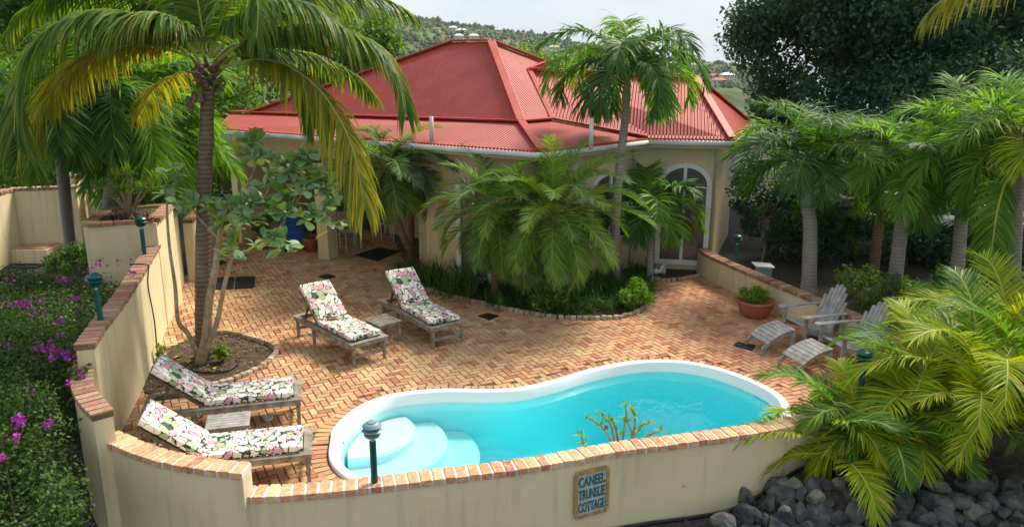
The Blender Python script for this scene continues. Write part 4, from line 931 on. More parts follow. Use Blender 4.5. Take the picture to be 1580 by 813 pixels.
# strap-leaf ground cover under the date palms
def tuft(v, f, c, n, L, w_, droop=.5, e=(80, 25)):
    for i in range(n):
        az = random.uniform(0, 6.283); e_ = R(random.uniform(e[1], e[0])); d = Vector((math.sin(az) * math.cos(e_), math.cos(az) * math.cos(e_), math.sin(e_))); wv = d.cross(Vector((0, 0, 1))).normalized()
        leaf_strip(v, f, Vector(c) + Vector((random.uniform(-.04, .04), random.uniform(-.04, .04), 0)), d, wv, L * random.uniform(.6, 1.15), w_, droop, 4)
random.seed(71); k = 0
tufts = []
shr = offset(bed_palm, .0)
while k < 250:
    x, y = random.uniform(-3, 3.3), random.uniform(14.4, 17.8)
    if not inside((x, y), bed_palm): continue
    if (x < .6 and (y > 15.62 - (x - .5) * .64 - .1)) or (x > .6 and y > 15.6 + (x - .6) * .95 - .1): continue
    tufts.append((x, y)); k += 1
v, f = [], []
for x, y in tufts: tuft(v, f, (x, y, -.01), 26, random.uniform(.55, .85) if x < -.8 else random.uniform(.28, .42), .024)
mb = MB(); mb.add(v, f); tag(mb.build('ground_cover', M['strap'], None), 'dark strap-leaved ground cover filling the bed under the date palms', 'ground cover', kind='stuff')
for lab, (px_, py_), n, m_ in (('bright green leafy bush at the right end of the palm bed', (975, 478), 1400, 'adonl'), ('small leafy shrub in the middle of the palm bed edge', (845, 482), 1100, 'mdleaf')):
    p = gz(px_, py_, 0); tt = thing('leafy_bush', lab, 'bush', tuple(p)); cs_, rd_ = blob_centers((p.x, p.y + .1, .28), (.38, .25, .22), 14, .17, px_)
    cloud(cs_, rd_, n, .10, M[m_], 'foliage', tt, aspect=.35)
    mb = MB()
    for c_ in cs_: mb.tube([p, Vector(c_)], [.01, .004], 5)
    mb.build('stems', M['rachisg'], tt)
p = gz(345, 556, 0); tt = thing('leafy_bush', 'small lime green seedling at the foot of the coconut palm', 'bush', tuple(p)); cs_, rd_ = blob_centers((p.x, p.y, .2), (.16, .12, .14), 9, .08, 5); cloud(cs_, rd_, 260, .08, M['brleaf'], 'foliage', tt, aspect=.5)
mb = MB(); [mb.tube([p, Vector(c_)], [.008, .004], 5) for c_ in cs_]; mb.build('stems', M['rachisg'], tt)
p = gz(246, 556, 0); tt = thing('leafy_bush', 'little green weed at the foot of the left wall beside the hose', 'bush', tuple(p)); cs_, rd_ = blob_centers((p.x, p.y, .15), (.08, .06, .14), 7, .06, 6); cloud(cs_, rd_, 110, .07, M['brleaf'], 'foliage', tt, aspect=.5)
# planter plants
random.seed(77); pc = cc2 = sum(P4, Vector()) / 4
t = thing('spiky_shrub', 'spiky shrub of bare stems and yellow green leaves in the raised planter', 'shrub', (pc.x, pc.y, PZ - .03))
mb = MB(); tips = []
for i in range(26):
    a = random.uniform(0, 6.28); l = random.uniform(.4, .8); e_ = R(random.uniform(45, 85)); q = Vector((pc.x, pc.y, PZ)) + Vector((math.cos(a) * math.cos(e_), math.sin(a) * math.cos(e_), math.sin(e_))) * l
    mb.tube([Vector((pc.x, pc.y, PZ - .03)), q], [.014, .009], 5); tips.append(q)
mb.build('stems', M['calstem'], t); v, f = [], []
for q in tips: tuft(v, f, q, 16, .28, .03, .3, (80, 0))
mb = MB(); mb.add(v, f); mb.build('leaves', M['datel'], t)
t = thing('bromeliad', 'dark purple bromeliads along the front edge of the raised planter', 'plant', (q0.x + .5, q0.y + .4, PZ)); v, f = [], []
for i in range(7): tuft(v, f, (q0.x + .35 + i * .11, q0.y + .36 + (i % 2) * .1, PZ - .02), 18, .2, .035, .2, (75, 10))
mb = MB(); mb.add(v, f); mb.build('leaves', leafmat('purple_leaf', [(0, (.04, .012, .03)), (1, (.10, .03, .05))], .15), t)

# giant milkweed beside the coconut palm
random.seed(81)
mw = thing('milkweed_tree', 'giant milkweed with pale round leaves and bare crooked stems beside the coconut palm', 'small tree', tuple(gz(308, 560, 0)))
def st(px, r, Y): return [gy(x, y, yy) for (x, y), yy in zip(px, Y)], r
mb = MB()
stems = [([(308, 560), (318, 520), (322, 470), (331, 420), (338, 370), (344, 335), (372, 326)], (.085, .022), 11.85),
 ([(312, 555), (334, 500), (345, 445), (358, 395), (362, 385)], (.05, .02), 11.8), ([(306, 552), (290, 515), (275, 495), (270, 440), (262, 385), (258, 335), (258, 290)], (.045, .014), 11.95),
 ([(338, 350), (352, 320), (375, 295), (392, 262), (393, 235)], (.025, .012), 11.8), ([(372, 326), (400, 330), (430, 325), (455, 315), (478, 318), (490, 335)], (.022, .01), 11.6),
 ([(378, 390), (400, 375), (425, 360), (430, 352), (440, 340)], (.02, .012), 11.5), ([(358, 395), (378, 388)], (.02, .018), 11.6), ([(400, 330), (415, 290), (440, 265), (462, 250)], (.02, .01), 11.7), ([(455, 315), (475, 290), (500, 290)], (.016, .01), 11.6),
 ([(338, 370), (310, 340), (296, 320)], (.02, .012), 12.0), ([(490, 335), (505, 345), (515, 350)], (.01, .008), 11.5), ([(360, 390), (358, 370), (352, 350)], (.02, .01), 11.7)]
for px_, (ra, rb), Y in stems:
    P = catmull([gy(x, y, Y + (552 - y) * .0006 if y > 0 else Y) for x, y in px_], 4)
    if px_[0][1] > 540:
        P[0] = gz(px_[0][0], px_[0][1] + 3, -.03)
    mb.tube(P, [ra + (rb - ra) * i / (len(P) - 1) for i in range(len(P))], 9)
mb.build('stems', M['calstem'], mw, smooth=True)
def round_leaf(v, f, p, d, L, W_):
    d = d.normalized(); s = d.cross(Vector((random.uniform(-.5, .5), random.uniform(-.5, .5), 1))).normalized(); u_ = s.cross(d); k = len(v); n = 7
    for i in range(n):
        t = i / (n - 1); hw = W_ / 2 * math.sin(math.pi * (.05 + .80 * t ** 1.35)) * (1 if i < n - 1 else .75); c_ = p + d * L * t - u_ * L * .18 * t * t
        v += [c_ - s * hw + u_ * hw * .3, c_, c_ + s * hw + u_ * hw * .3]
    for i in range(n - 1): a = k + 3 * i; f += [(a, a + 1, a + 4, a + 3), (a + 1, a + 2, a + 5, a + 4)]
v, f = [], []
for x, y, k, Y in [(393, 222, 13, 11.8), (402, 240, 12, 11.7), (383, 245, 8, 11.9), (365, 222, 5, 11.8), (468, 243, 12, 11.7), (478, 255, 8, 11.6), (450, 262, 9, 11.7), (430, 258, 8, 11.8), (420, 282, 9, 11.7), (438, 298, 11, 11.6), (480, 285, 10, 11.6), (500, 290, 13, 11.6), (512, 315, 9, 11.6), (492, 330, 8, 11.5), (470, 335, 9, 11.5), (445, 330, 9, 11.5), (420, 325, 10, 11.6), (398, 312, 12, 11.6), (375, 318, 13, 11.6), (350, 322, 12, 11.7), (385, 335, 8, 11.5), (328, 322, 9, 11.8), (365, 345, 8, 11.6), (345, 348, 8, 11.7), (298, 312, 9, 12.0), (285, 322, 7, 12.0), (262, 268, 8, 12.0), (268, 285, 8, 12.0), (256, 300, 5, 12), (362, 380, 8, 11.6), (360, 395, 5, 11.6), (430, 372, 9, 11.5), (442, 382, 8, 11.5), (402, 385, 5, 11.5), (412, 370, 4, 11.5), (515, 352, 5, 11.5), (455, 290, 8, 11.7)]:
    c_ = gy(x, y, Y)
    for i in range(int(k * 1.7)):
        a = i * 2.4; e_ = R(random.uniform(-25, 75)); d = Vector((math.sin(a) * math.cos(e_), math.cos(a) * math.cos(e_), math.sin(e_)))
        round_leaf(v, f, c_ + Vector((random.gauss(0, .05), random.gauss(0, .05), random.gauss(0, .04))) + d * .02, d, random.uniform(.15, .25), random.uniform(.12, .17))
mb = MB(); mb.add(v, f); mb.build('leaves', M['cala'], mw, smooth=True)

# desert rose by the pool
random.seed(83); dr = thing('desert_rose', 'thin branching desert rose with red flowers on the pool side of the front wall', 'shrub', tuple(gz(965, 694, .0)))
mb = MB(); tips = []; fl_ = []
for pts in ([(950, 700), (938, 672), (925, 655), (908, 645)], [(950, 700), (945, 665), (938, 648), (928, 640)], [(957, 700), (950, 660), (943, 648)], [(962, 700), (975, 672), (968, 650), (965, 625)], [(966, 700), (978, 665), (980, 640), (976, 632)], [(968, 700), (985, 660), (1003, 652)], [(957, 700), (962, 670), (965, 645)], [(905, 700), (900, 682), (897, 672)], [(975, 700), (1000, 672), (1018, 665)]):
    P = [gy(x, y, 8.72) for x, y in pts]; mb.tube(catmull(P, 3), [.013 - .0015 * 0 for _ in range(len(P) * 3 - 2)], 5); tips += [P[-1], P[-2]]
mb.build('branches', M['calstem'], dr, smooth=True); v, f = [], []
for q in tips: tuft(v, f, q, 10, .09, .022, .1, (80, -20))
mb = MB(); mb.add(v, f); mb.build('leaves', M['datel'], dr)
cloud([gy(935, 660, 8.7), gy(951, 676, 8.7)], [.03, .03], 24, .04, M['red'], 'flowers', dr, aspect=.9)

# ------------------------------------------------------------ furniture
def lounger_proto():
    t = thing('sun_lounger', '', 'sun lounger'); t['label'] = 'x'
    Lh, Wh, Z = .98, .335, .37
    mb = MB()
    for s in (-1, 1): mb.box((0, s * (Wh - .025), Z - .035), (Lh * 2, .05, .07)); 
    for s in (-1, 1): mb.box((s * (Lh - .03), 0, Z - .030), (.06, Wh * 2 - .1, .06))
    for s in (-1, 1): mb.box((0, s * (Wh - .03), Z + .006), (Lh * 2 + .03, .085, .018))
    mb.box((Lh - .035, 0, Z + .0065), (.10, Wh * 2 - .115, .0175)); mb.box((-Lh + .035, 0, Z + .0065), (.10, Wh * 2 - .115, .0175))
    mb.build('frame', M['teak'], t, bevel=.004)
    mb = MB()
    for i in range(16): mb.box((-.19 + i * .072, 0, Z - .012), (.05, Wh * 2 - .1, .015))
    mb.build('slats', M['teakdk'], t)
    for x in (-Lh + .05, -.35, Lh - .04):
        for s in (-1, 1):
            mb = MB(); mb.add([(x - .028, s * (Wh - .05) - .028, Z - .07), (x + .028, s * (Wh - .05) - .028, Z - .07), (x + .028, s * (Wh - .05) + .028, Z - .07), (x - .028, s * (Wh - .05) + .028, Z - .07), (x - .018, s * (Wh - .05) - .018, 0), (x + .022, s * (Wh - .05) - .018, 0), (x + .022, s * (Wh - .05) + .018, 0), (x - .018, s * (Wh - .05) + .018, 0)], [(0, 1, 2, 3), (7, 6, 5, 4), (0, 4, 5, 1), (1, 5, 6, 2), (2, 6, 7, 3), (3, 7, 4, 0)])
            mb.build('leg', M['teak'], t, bevel=.003)
    for x in (-Lh + .05, Lh - .04):
        mb = MB(); mb.box((x, 0, .15), (.025, Wh * 2 - .12, .05)); mb.build('stretcher', M['teak'], t)
    # raised back
    hx, hz, ang, Lb = -.22, Z + .01, R(39), .78
    dx, dz = -math.cos(ang), math.sin(ang)
    mb = MB(); Vp = lambda s_, o: Vector((hx + dx * s_ + dz * o, 0, hz + dz * s_ - dx * o))
    for s in (-1, 1): mb.beam(Vp(0, -.01) + Vector((0, s * .24, 0)), Vp(Lb, -.01) + Vector((0, s * .24, 0)), .04, .035)
    for i in range(9): a = Vp(.05 + i * .085, .012); mb.beam(a + Vector((0, -.27, 0)), a + Vector((0, .27, 0)), .05, .014, up=(dz, 0, -dx))
    for s in (-1, 1): a = Vp(.5, -.02); mb.beam(a + Vector((0, s * .2, 0)), Vector((hx - .58, s * .2, Z - .04)), .03, .03)
    mb.build('backrest', M['teakdk'], t)
    def cushion(name, a, b, up_, wd, th):
        a = Vector(a); b = Vector(b); d = (b - a); L = d.length; d.normalize(); s = Vector((0, 1, 0)); n = Vector(up_).normalized(); me = MB()
        nx, ny = 14, 8; vs = []; fs = []
        for side in (1, -1):
            for i in range(nx + 1):
                for j in range(ny + 1):
                    u_ = i / nx; w_ = j / ny; e = min(1, 8 * min(u_, 1 - u_)) * min(1, 5 * min(w_, 1 - w_)); e = math.sqrt(max(0, e)); hgt = (.35 + .15 * e + .05 * math.sin(u_ * 9) * math.sin(w_ * 7) * e) * th
                    vs.append(a + d * L * u_ + s * wd * (w_ - .5) + n * (th / 2 + side * hgt))
        N = (nx + 1) * (ny + 1); q = lambda i, j, k=0: k * N + i * (ny + 1) + j
        for i in range(nx):
            for j in range(ny): fs += [(q(i, j), q(i + 1, j), q(i + 1, j + 1), q(i, j + 1)), (q(i, j + 1, 1), q(i + 1, j + 1, 1), q(i + 1, j, 1), q(i, j, 1))]
        for i in range(nx): fs += [(q(i, 0), q(i, 0, 1), q(i + 1, 0, 1), q(i + 1, 0)), (q(i, ny), q(i + 1, ny), q(i + 1, ny, 1), q(i, ny, 1))]
        for j in range(ny): fs += [(q(0, j), q(0, j + 1), q(0, j + 1, 1), q(0, j, 1)), (q(nx, j), q(nx, j, 1), q(nx, j + 1, 1), q(nx, j + 1))]
        me.add(vs, fs); return me.build(name, M['floral'], t, smooth=False, bevel=.012)
    cushion('seat_cushion', (hx + .02, 0, Z + .014), (Lh - .09, 0, Z + .014), (0, 0, 1), .56, .10)
    cushion('back_cushion', Vp(0.03, .03), Vp(Lb + .02, .03), (dz, 0, -dx), .56, .10)
    return t
LP = lounger_proto()
def place(o, foot_near, a_dir, w_side, label):
    """foot_near: near foot corner; a_dir: unit vector toward the head; w_side: toward the far side"""
    c_ = foot_near + a_dir * .98 + w_side * .335; o.location = (c_.x, c_.y, 0); d = -a_dir; o.rotation_euler = (0, 0, math.atan2(d.y, d.x)); o['label'] = label; o['group'] = 'cushioned sun loungers round the pool'
def vdir(a, b): d = (b - a); d.z = 0; return d.normalized()
lab = ['floral sun lounger with a yellow leaf, left one of the pair facing the pool', 'sun lounger nearest the date palms, right one of the pair facing the pool', 'sun lounger with floral cushions behind the small grey table, beside the round tree bed', 'sun lounger with floral cushions nearest the camera, behind the stepped front wall']
spec = []
a = gz(544, 568); d = vdir(a, gz(464.5, 524)); spec.append((a, d, Vector((d.y, -d.x, 0))))
a = gz(666, 540); d = vdir(a, gz(588, 493)); spec.append((a, d, Vector((d.y, -d.x, 0))))
a = gz(464, 617, .37); d = vdir(a, gz(233, 641, .37)); spec.append((a, d, Vector((d.y, -d.x, 0))))
a = gz(479.5, 701.5, .37); d = vdir(a, gz(390, 710.5, .37)); d = vdir(Vector((0, 0, 0)), Vector((-.95, -.22, 0))); spec.append((a, d, Vector((d.y, -d.x, 0))))
lo = [LP] + [copy_tree(LP) for _ in range(3)]
for o, (a, d, s), lb in zip(lo, spec, lab):
    if s.y < 0: s = -s
    place(o, Vector((a.x, a.y, 0)), d, s, lb)
# fallen yellow leaves
def dry_leaf(p, s, lab, rz=0, grp=None):
    mb = MB(); v, f = [], []; round_leaf(v, f, Vector((0, 0, 0)), Vector((math.cos(rz), math.sin(rz), .15)), s, s * .8); mb.add(v, f); o = mb.build('fallen_leaf', M['yellow'], None, smooth=True); o.location = p; tag(o, lab, 'leaf', grp)
lf = lo[0]; mtx = Matrix.Translation(lf.location) @ Matrix.Rotation(lf.rotation_euler.z, 4, 'Z')
dry_leaf(mtx @ Vector((-.12, -.17, .50)), .2, 'large yellow leaf lying on the left lounger of the pair', .4)
dry_leaf(gz(517, 582, .005), .10, 'yellow fallen leaf on the bricks in front of the pair of loungers', 1)
dry_leaf(gz(290, 560, .01), .13, 'yellow fallen leaf in the soil left of the coconut palm', 2)
dry_leaf(gz(332, 569, .01), .08, 'small yellow leaf in the soil right of the milkweed stem', 2)
dry_leaf(gz(268, 552, .01), .1, 'yellow fallen leaf in the soil near the left wall', .7)
# side tables
def side_table(lab, c_, rz, sx, sy, m, z=.36):
    t = thing('side_table', lab, 'table', (c_.x, c_.y, 0), 'small slatted side tables'); mb = MB(); n = 6
    for i in range(n): mb.box((0, -sy / 2 + sy * (i + .5) / n, z), (sx - .12, sy / n - .008, .02))
    for s in (-1, 1): mb.box((s * (sx / 2 - .03), 0, z), (.06, sy, .022))
    mb.box((0, 0, z - .035), (sx - .08, sy - .08, .045)); mb.build('table_top', M[m], t, world=False, bevel=.003)
    for a in (-1, 1):
        for b_ in (-1, 1): mb = MB(); mb.box((a * (sx / 2 - .045), b_ * (sy / 2 - .04), (z - .058) / 2), (.045, .045, z - .058)); mb.build('leg', M[m], t, world=False)
    for a in (-1, 1): mb = MB(); mb.box((a * (sx / 2 - .045), 0, .1), (.022, sy - .125, .04)); mb.build('stretcher', M[m], t, world=False)
    t.rotation_euler.z = rz
d = spec[0][1]; side_table('brown weathered side table between the pair of loungers', gz(590, 494, .36) , math.atan2(d.y, d.x), .52, .46, 'teak')
d = spec[2][1]; side_table('silver grey slatted side table between the two near loungers', gz(352, 649, .36), math.atan2(-d.y, -d.x) , .52, .42, 'greywood')
# floor drain / ashtray
p = gz(414, 648, 0); mb = MB(); mb.lathe([(.055, 0), (.062, .03), (.07, .035), (.06, .04), (.045, .015), (.0, .012)], tuple(p), 20); tag(mb.build('ashtray', M['white'], None, smooth=True), 'small round white dish on the bricks beside the grey side table', 'dish')

# adirondack chairs and footrests
def adirondack(lab, c_, yaw):
    t = thing('adirondack_chair', lab, 'garden chair', (c_.x, c_.y, 0), 'weathered grey garden armchairs'); m = M['greywood']   # local +x = forward
    W_ = .60
    mb = MB()
    for i in range(6): x = .30 - i * .095; z = .37 - i * .028; mb.box((x, 0, z), (.085, W_ - .06, .02), rot=Matrix.Rotation(R(-16), 3, 'Y'))
    mb.build('seat', m, t, world=False)
    mb = MB()
    for s in (-1, 1): mb.beam((.34, s * .27, .34), (-.48, s * .27, .07), .024, .10)
    mb.build('side_rail', m, t, world=False)
    tilt = R(24); n = 7
    for i in range(n):
        y = (i - 3) * .083; L = .80 - .028 * (i - 3) ** 2; b0_ = Vector((-.20, y * .82, .22)); b1_ = b0_ + Vector((-math.sin(tilt) * L, y * .25, math.cos(tilt) * L))
        mb = MB(); mb.beam(b0_, b1_, .074, .016, up=(1, 0, .4)); d_ = (b1_ - b0_).normalized(); s_ = Vector((0, 1, 0)); nn = d_.cross(s_).normalized()
        vs = []; 
        for o in (-.008, .008):
            for k in range(7): a = math.pi * k / 6; vs.append(b1_ - d_ * .001 + s_ * math.cos(a) * .037 + d_ * math.sin(a) * .035 + nn * o)
        mb.add(vs, [tuple(range(7)), tuple(range(13, 6, -1))] + [(k, k + 1, k + 8, k + 7) for k in range(6)]); mb.build('back_slat', m, t, world=False)
    mb = MB(); mb.beam((-.40, -.29, .56), (-.40, .29, .56), .04, .06); mb.beam((-.23, -.27, .25), (-.23, .27, .25), .03, .07); mb.build('back_brace', m, t, world=False)
    for s in (-1, 1):
        mb = MB(); pts = [(.42, s * .27), (.44, s * .36), (.40, s * .40), (-.40, s * .36), (-.42, s * .31), (.40, s * .255)]
        if s < 0: pts = pts[::-1]
        mb.prism(pts, .56, .582); mb.build('armrest', m, t, world=False)
        mb = MB(); mb.box((.33, s * .30, .28), (.075, .026, .56)); mb.build('front_leg', m, t, world=False)
        mb = MB(); mb.box((-.36, s * .30, .28), (.06, .024, .56), rot=Matrix.Rotation(R(-6), 3, 'Y')); mb.build('rear_leg', m, t, world=False)
    t.rotation_euler.z = yaw
def footrest(lab, c_, yaw):
    t = thing('footrest', lab, 'footrest', (c_.x, c_.y, 0), 'slatted wooden footrests'); m = M['greywood']
    prof = [(-.28, .375), (-.14, .36), (.0, .32), (.16, .25), (.32, .13)]
    P = resample(catmull([(x, 0, z) for x, z in prof], 6), .083); mb = MB()
    for a, b in zip(P, P[1:]):
        d_ = (b - a); c2 = (a + b) / 2; mb.beam(a + d_ * .06, b - d_ * .06, .52, .018)
    mb.build('slats', m, t, world=False)
    mb = MB()
    for s in (-1, 1):
        Q = [Vector((x, s * .22, z - .045)) for x, z in prof]
        for a, b in zip(Q, Q[1:]): mb.beam(a, b, .022, .07)
    mb.build('side_rail', m, t, world=False)
    for s in (-1, 1):
        mb = MB(); mb.box((-.24, s * .235, .16), (.07, .022, .32)); mb.build('leg', m, t, world=False)
        mb = MB(); mb.box((.31, s * .235, .05), (.07, .022, .10)); mb.build('leg', m, t, world=False)
    t.rotation_euler.z = yaw
fw_dir = vdir(gz(1258, 467, .58), gz(1203, 472, .58)); yaw1 = math.atan2(fw_dir.y, fw_dir.x)
mid = (gz(1203, 472, .57) + gz(1240, 491, .57)) / 2; adirondack('grey slatted garden armchair nearer the terracotta pot', mid - fw_dir * .42, yaw1)
footrest('grey slatted footrest nearer the terracotta pot', (gz(1152, 522, .12) + gz(1231, 508, .38)) / 2 , math.atan2(-.30, -1))
mid2 = gz(1258, 500, .57) + Vector((.10, -.33, 0)); adirondack('grey slatted garden armchair half hidden behind the yellow palm', mid2 - fw_dir * .42, yaw1 - .05)
footrest('grey slatted footrest partly covered by the yellow palm fronds', gz(1245, 545, .25), math.atan2(-.33, -1))

# pot plant
p = gz(1168, 491, 0); t = thing('flower_pot', 'round terracotta bowl planted with bright green foliage by the right wall', 'pot plant', tuple(p))
mb = MB(); mb.lathe([(.20, 0), (.24, .03), (.31, .16), (.345, .27), (.36, .29), (.36, .32), (.335, .32), (.32, .28), (.0, .27)], tuple(p + Vector((0, .15, 0))), 32); mb.build('bowl', M['terracotta'], t, smooth=True)
random.seed(91); cs_, rd_ = blob_centers((p.x, p.y + .15, .43), (.26, .22, .13), 18, .10, 9); cloud(cs_, rd_, 1500, .055, M['brleaf'], 'foliage', t)
v, f = [], []
for i in range(22): a = random.uniform(0, 6.28); tuft(v, f, (p.x + math.cos(a) * .18, p.y + .15 + math.sin(a) * .15, .32), 8, .3, .012, .2, (85, 40))
mb = MB(); mb.add(v, f); mb.build('shoots', M['adonl'], t)

# garden lamps on the walls
def lamp(lab, p, h=.46, m='teal', sc=1.0):
    t = thing('garden_lamp', lab, 'garden lamp', tuple(p), 'bollard lamps on the garden walls'); mb = MB(); mb.tube([(0, 0, -.01), (0, 0, h)], .035 * sc, 14); mb.build('post', M['teal'], t, world=False, smooth=False)
    mb = MB(); mb.tube([(0, 0, h), (0, 0, h + .04)], .018, 10); mb.build('neck', M['steel'], t, world=False)
    mb = MB(); z = h + .03
    prof = [(.03, 0), (.07, .02), (.088, .045), (.075, .05), (.05, .055), (.05, .065), (.085, .07), (.105, .09), (.09, .10), (.055, .105), (.055, .115), (.085, .12), (.10, .14), (.075, .165), (.05, .175), (.045, .185), (.0, .19)]
    mb.lathe([(r * sc, z + q * 1.0) for r, q in prof], (0, 0, 0), 20); mb.build('louvred_head', M[m], t, world=False, smooth=False)
lamp('teal bollard lamp with faded blue-grey louvred head on the low front wall', gz(578, 743, .55), .46, 'bluegrey')
lamp('teal bollard lamp on the left wall among the magenta flowers', gz(155, 493, 1.5), .40)
lamp('teal bollard lamp on the left wall in front of the raised planter', gz(223, 392, 1.5), .44)
lamp('teal bollard lamp at the house end of the low right wall', gz(1123, 398, .55) + Vector((.18, 0, -.1)), .40)
lamp('teal bollard lamp buried in the yellow palm fronds right of the pool', Vector((4.3, 9.1, .55)), .55)
lamp('teal bollard lamp behind the garden armchairs', Vector((6.05, 12.1, .55)), .3)

# mats, drain covers
def flat(name, lab, cat, pts, m='mat', h=.018, grp=None):
    mb = MB(); P = [gz(x, y, .004) for x, y in pts]; mb.prism([xy(q) for q in P], .002, .002 + h); o = mb.build(name, M[m], None); tag(o, lab, cat, grp)
flat('door_mat', 'black rubber mat lying left half behind the milkweed stem', 'mat', [(331, 429), (362, 428), (360, 446), (328, 447)])
flat('door_mat', 'black rubber mat right of the milkweed stem on the bricks', 'mat', [(364, 428), (393.5, 427), (392, 444), (362, 446)])
flat('door_mat', 'large black mat in front of the porch door', 'mat', [(547, 394), (583, 383), (618, 388), (583, 403)])
flat('drain_cover', 'small black drain cover between the porch pillar and the loungers', 'drain cover', [(491, 427), (505, 423), (518, 427), (503, 431)])
flat('drain_cover', 'small black drain cover in front of the palm bed', 'drain cover', [(738, 488), (753, 483.5), (770, 487.5), (755, 494)])
flat('drain_cover', 'small black drain cover near the porch wall behind the coconut palm', 'drain cover', [(327, 405), (340, 402), (350, 405), (338, 409)])
flat('drain_cover', 'black drain cover beside the footrest', 'drain cover', [(1131, 533), (1139, 528), (1166, 533), (1160, 541)])

# sign on the front wall
def path_at(path, px):
    best = min(range(len(path) - 1), key=lambda i: abs(790 + FPX * path[i].x / (path[i].y * math.cos(TH) + 4.5 * math.sin(TH)) - px)); return best
i_ = path_at(low_all, 903); d_ = vdir(low_all[i_ - 1], low_all[i_ + 1]); on = Vector((d_.y, -d_.x, 0)); base_p = low_all[i_] + on * .1; base_p.z = 0
sg = thing('house_sign', 'mosaic name sign reading CANEEL TRUNSLIE COTTAGE on the front wall', 'sign', (base_p.x, base_p.y, .1)); sc_ = Vector((base_p.x, base_p.y, .115))
SW, SH = .40, .53
mb = MB(); mb.beam(sc_ - d_ * SW / 2 + on * .012, sc_ + d_ * SW / 2 + on * .012, .022, SH); mb.build('panel', M['signpanel'], sg)
mb = MB()
def sq(u_, w_): return sc_ + d_ * u_ + Vector((0, 0, w_)) + on * .022
for k in range(14):
    for w_ in (-SH / 2, SH / 2): mb.beam(sq(-SW / 2 + SW * k / 14 + .002, w_), sq(-SW / 2 + SW * (k + 1) / 14 - .002, w_), .03, .036)
for k in range(18):
    for u_ in (-SW / 2, SW / 2): mb.beam(sq(u_, -SH / 2 + .02 + (SH - .04) * k / 18 + .002), sq(u_, -SH / 2 + .02 + (SH - .04) * (k + 1) / 18 - .002), .036, .03, up=on)
mb.build('mosaic_frame', M['signframe'], sg)
rotm = Matrix((d_, Vector((0, 0, 1)), on)).transposed().to_4x4()
for txt, w_ in (('CANEEL', .145), ('TRUNSLIE', -.01), ('COTTAGE', -.165)):
    cu = bpy.data.curves.new('lettering', 'FONT'); cu.body = txt; cu.size = .165; cu.align_x = 'CENTER'; cu.align_y = 'CENTER'; cu.extrude = .003; cu.offset = .0035
    ob = bpy.data.objects.new('lettering', cu); C.objects.link(ob); bpy.context.view_layer.update()
    dg = bpy.context.evaluated_depsgraph_get(); me = bpy.data.meshes.new_from_object(ob.evaluated_get(dg)); C.objects.unlink(ob); bpy.data.objects.remove(ob)
    xs = [v_.co.x for v_ in me.vertices]; k = .335 / (max(xs) - min(xs)); mx_ = (max(xs) + min(xs)) / 2
    for v_ in me.vertices: v_.co.x = (v_.co.x - mx_) * k
    me.transform(Matrix.Translation(Vector((0, 0, w_)) + sc_ - Vector(sg.location) + on * .028) @ rotm)
    me.materials.clear(); me.materials.append(M['signtext']); o = bpy.data.objects.new('lettering', me); C.objects.link(o); o.parent = sg

# hoses
mb = MB(); hp = [gz(200, 408, 1.53), gz(225, 408, 1.53), gz(229, 412, 1.48)]
w1 = gz(243, 552, .02); hp += [Vector((-5.83 + .02, 12.2, 1.2)), Vector((-5.8, 12.25, .6)), w1]
mb.tube(catmull(hp, 6), .011, 8); tag(mb.build('garden_hose', M['hose'], None, smooth=True), 'black hose draped over the left wall down to the soil', 'hose')
mb = MB(); hp = [gz(258, 580, .03), gz(290, 572, .02), gz(320, 575, .02), gz(350, 572, .02), gz(368, 560, .03)]; mb.tube(catmull(hp, 6), .016, 8); tag(mb.build('irrigation_hose', M['hose'], None, smooth=True), 'black irrigation pipe curving through the soil of the round bed', 'hose')
mb = MB()
P = []
for i in range(path_at(low_all, 700), path_at(low_all, 1170)):
    dd_ = vdir(low_all[i - 1], low_all[i + 1]); o = Vector((dd_.y, -dd_.x, 0)); q = low_all[i] + o * .14; q.z = gh(q.x, q.y) + .02; P.append(q)
mb.tube(P, .022, 8); tag(mb.build('irrigation_hose', M['hose'], None, smooth=True), 'thick black pipe along the foot of the front wall', 'hose')

# rocks at the right front
random.seed(95)
def rock(p, s, m, lab):
    bm = bmesh.new(); bmesh.ops.create_icosphere(bm, subdivisions=2, radius=1); off = Vector((random.uniform(0, 99),) * 3)
    sc3 = Vector((s * random.uniform(.75, 1.25), s * random.uniform(.6, 1.0), s * random.uniform(.55, .9)))
    planes = [(Vector((random.gauss(0, 1), random.gauss(0, 1), random.gauss(0, 1))).normalized(), random.uniform(.45, .8)) for _ in range(12)]
    for v_ in bm.verts:
        c_ = v_.co.copy()
        for n_v, dd_ in planes:
            e_ = c_.dot(n_v) - dd_
            if e_ > 0: c_ -= n_v * e_ * .95
        c_ *= 1 + .07 * noise.noise(c_ * 2 + off); v_.co = Vector((c_.x * sc3.x, c_.y * sc3.y, c_.z * sc3.z))
    me = bpy.data.meshes.new('rock'); bm.to_mesh(me); bm.free(); me.materials.append(m); o = bpy.data.objects.new('rock', me); C.objects.link(o); o.location = p; o.rotation_euler = (random.uniform(0, 6), random.uniform(0, 6), random.uniform(0, 6))
    tag(o, lab, 'rock', 'rocks heaped below the front wall')
rk = [(1115, 800, .17, 1, 'pale tan rock at the left end of the heap'), (1140, 755, .11, 1, 'small tan rock above the pale one at the left end of the heap')]
for px_, py_, s_, tn, lb in rk: rock(gz(px_, py_, -.25), s_, M['rock2'], lb)
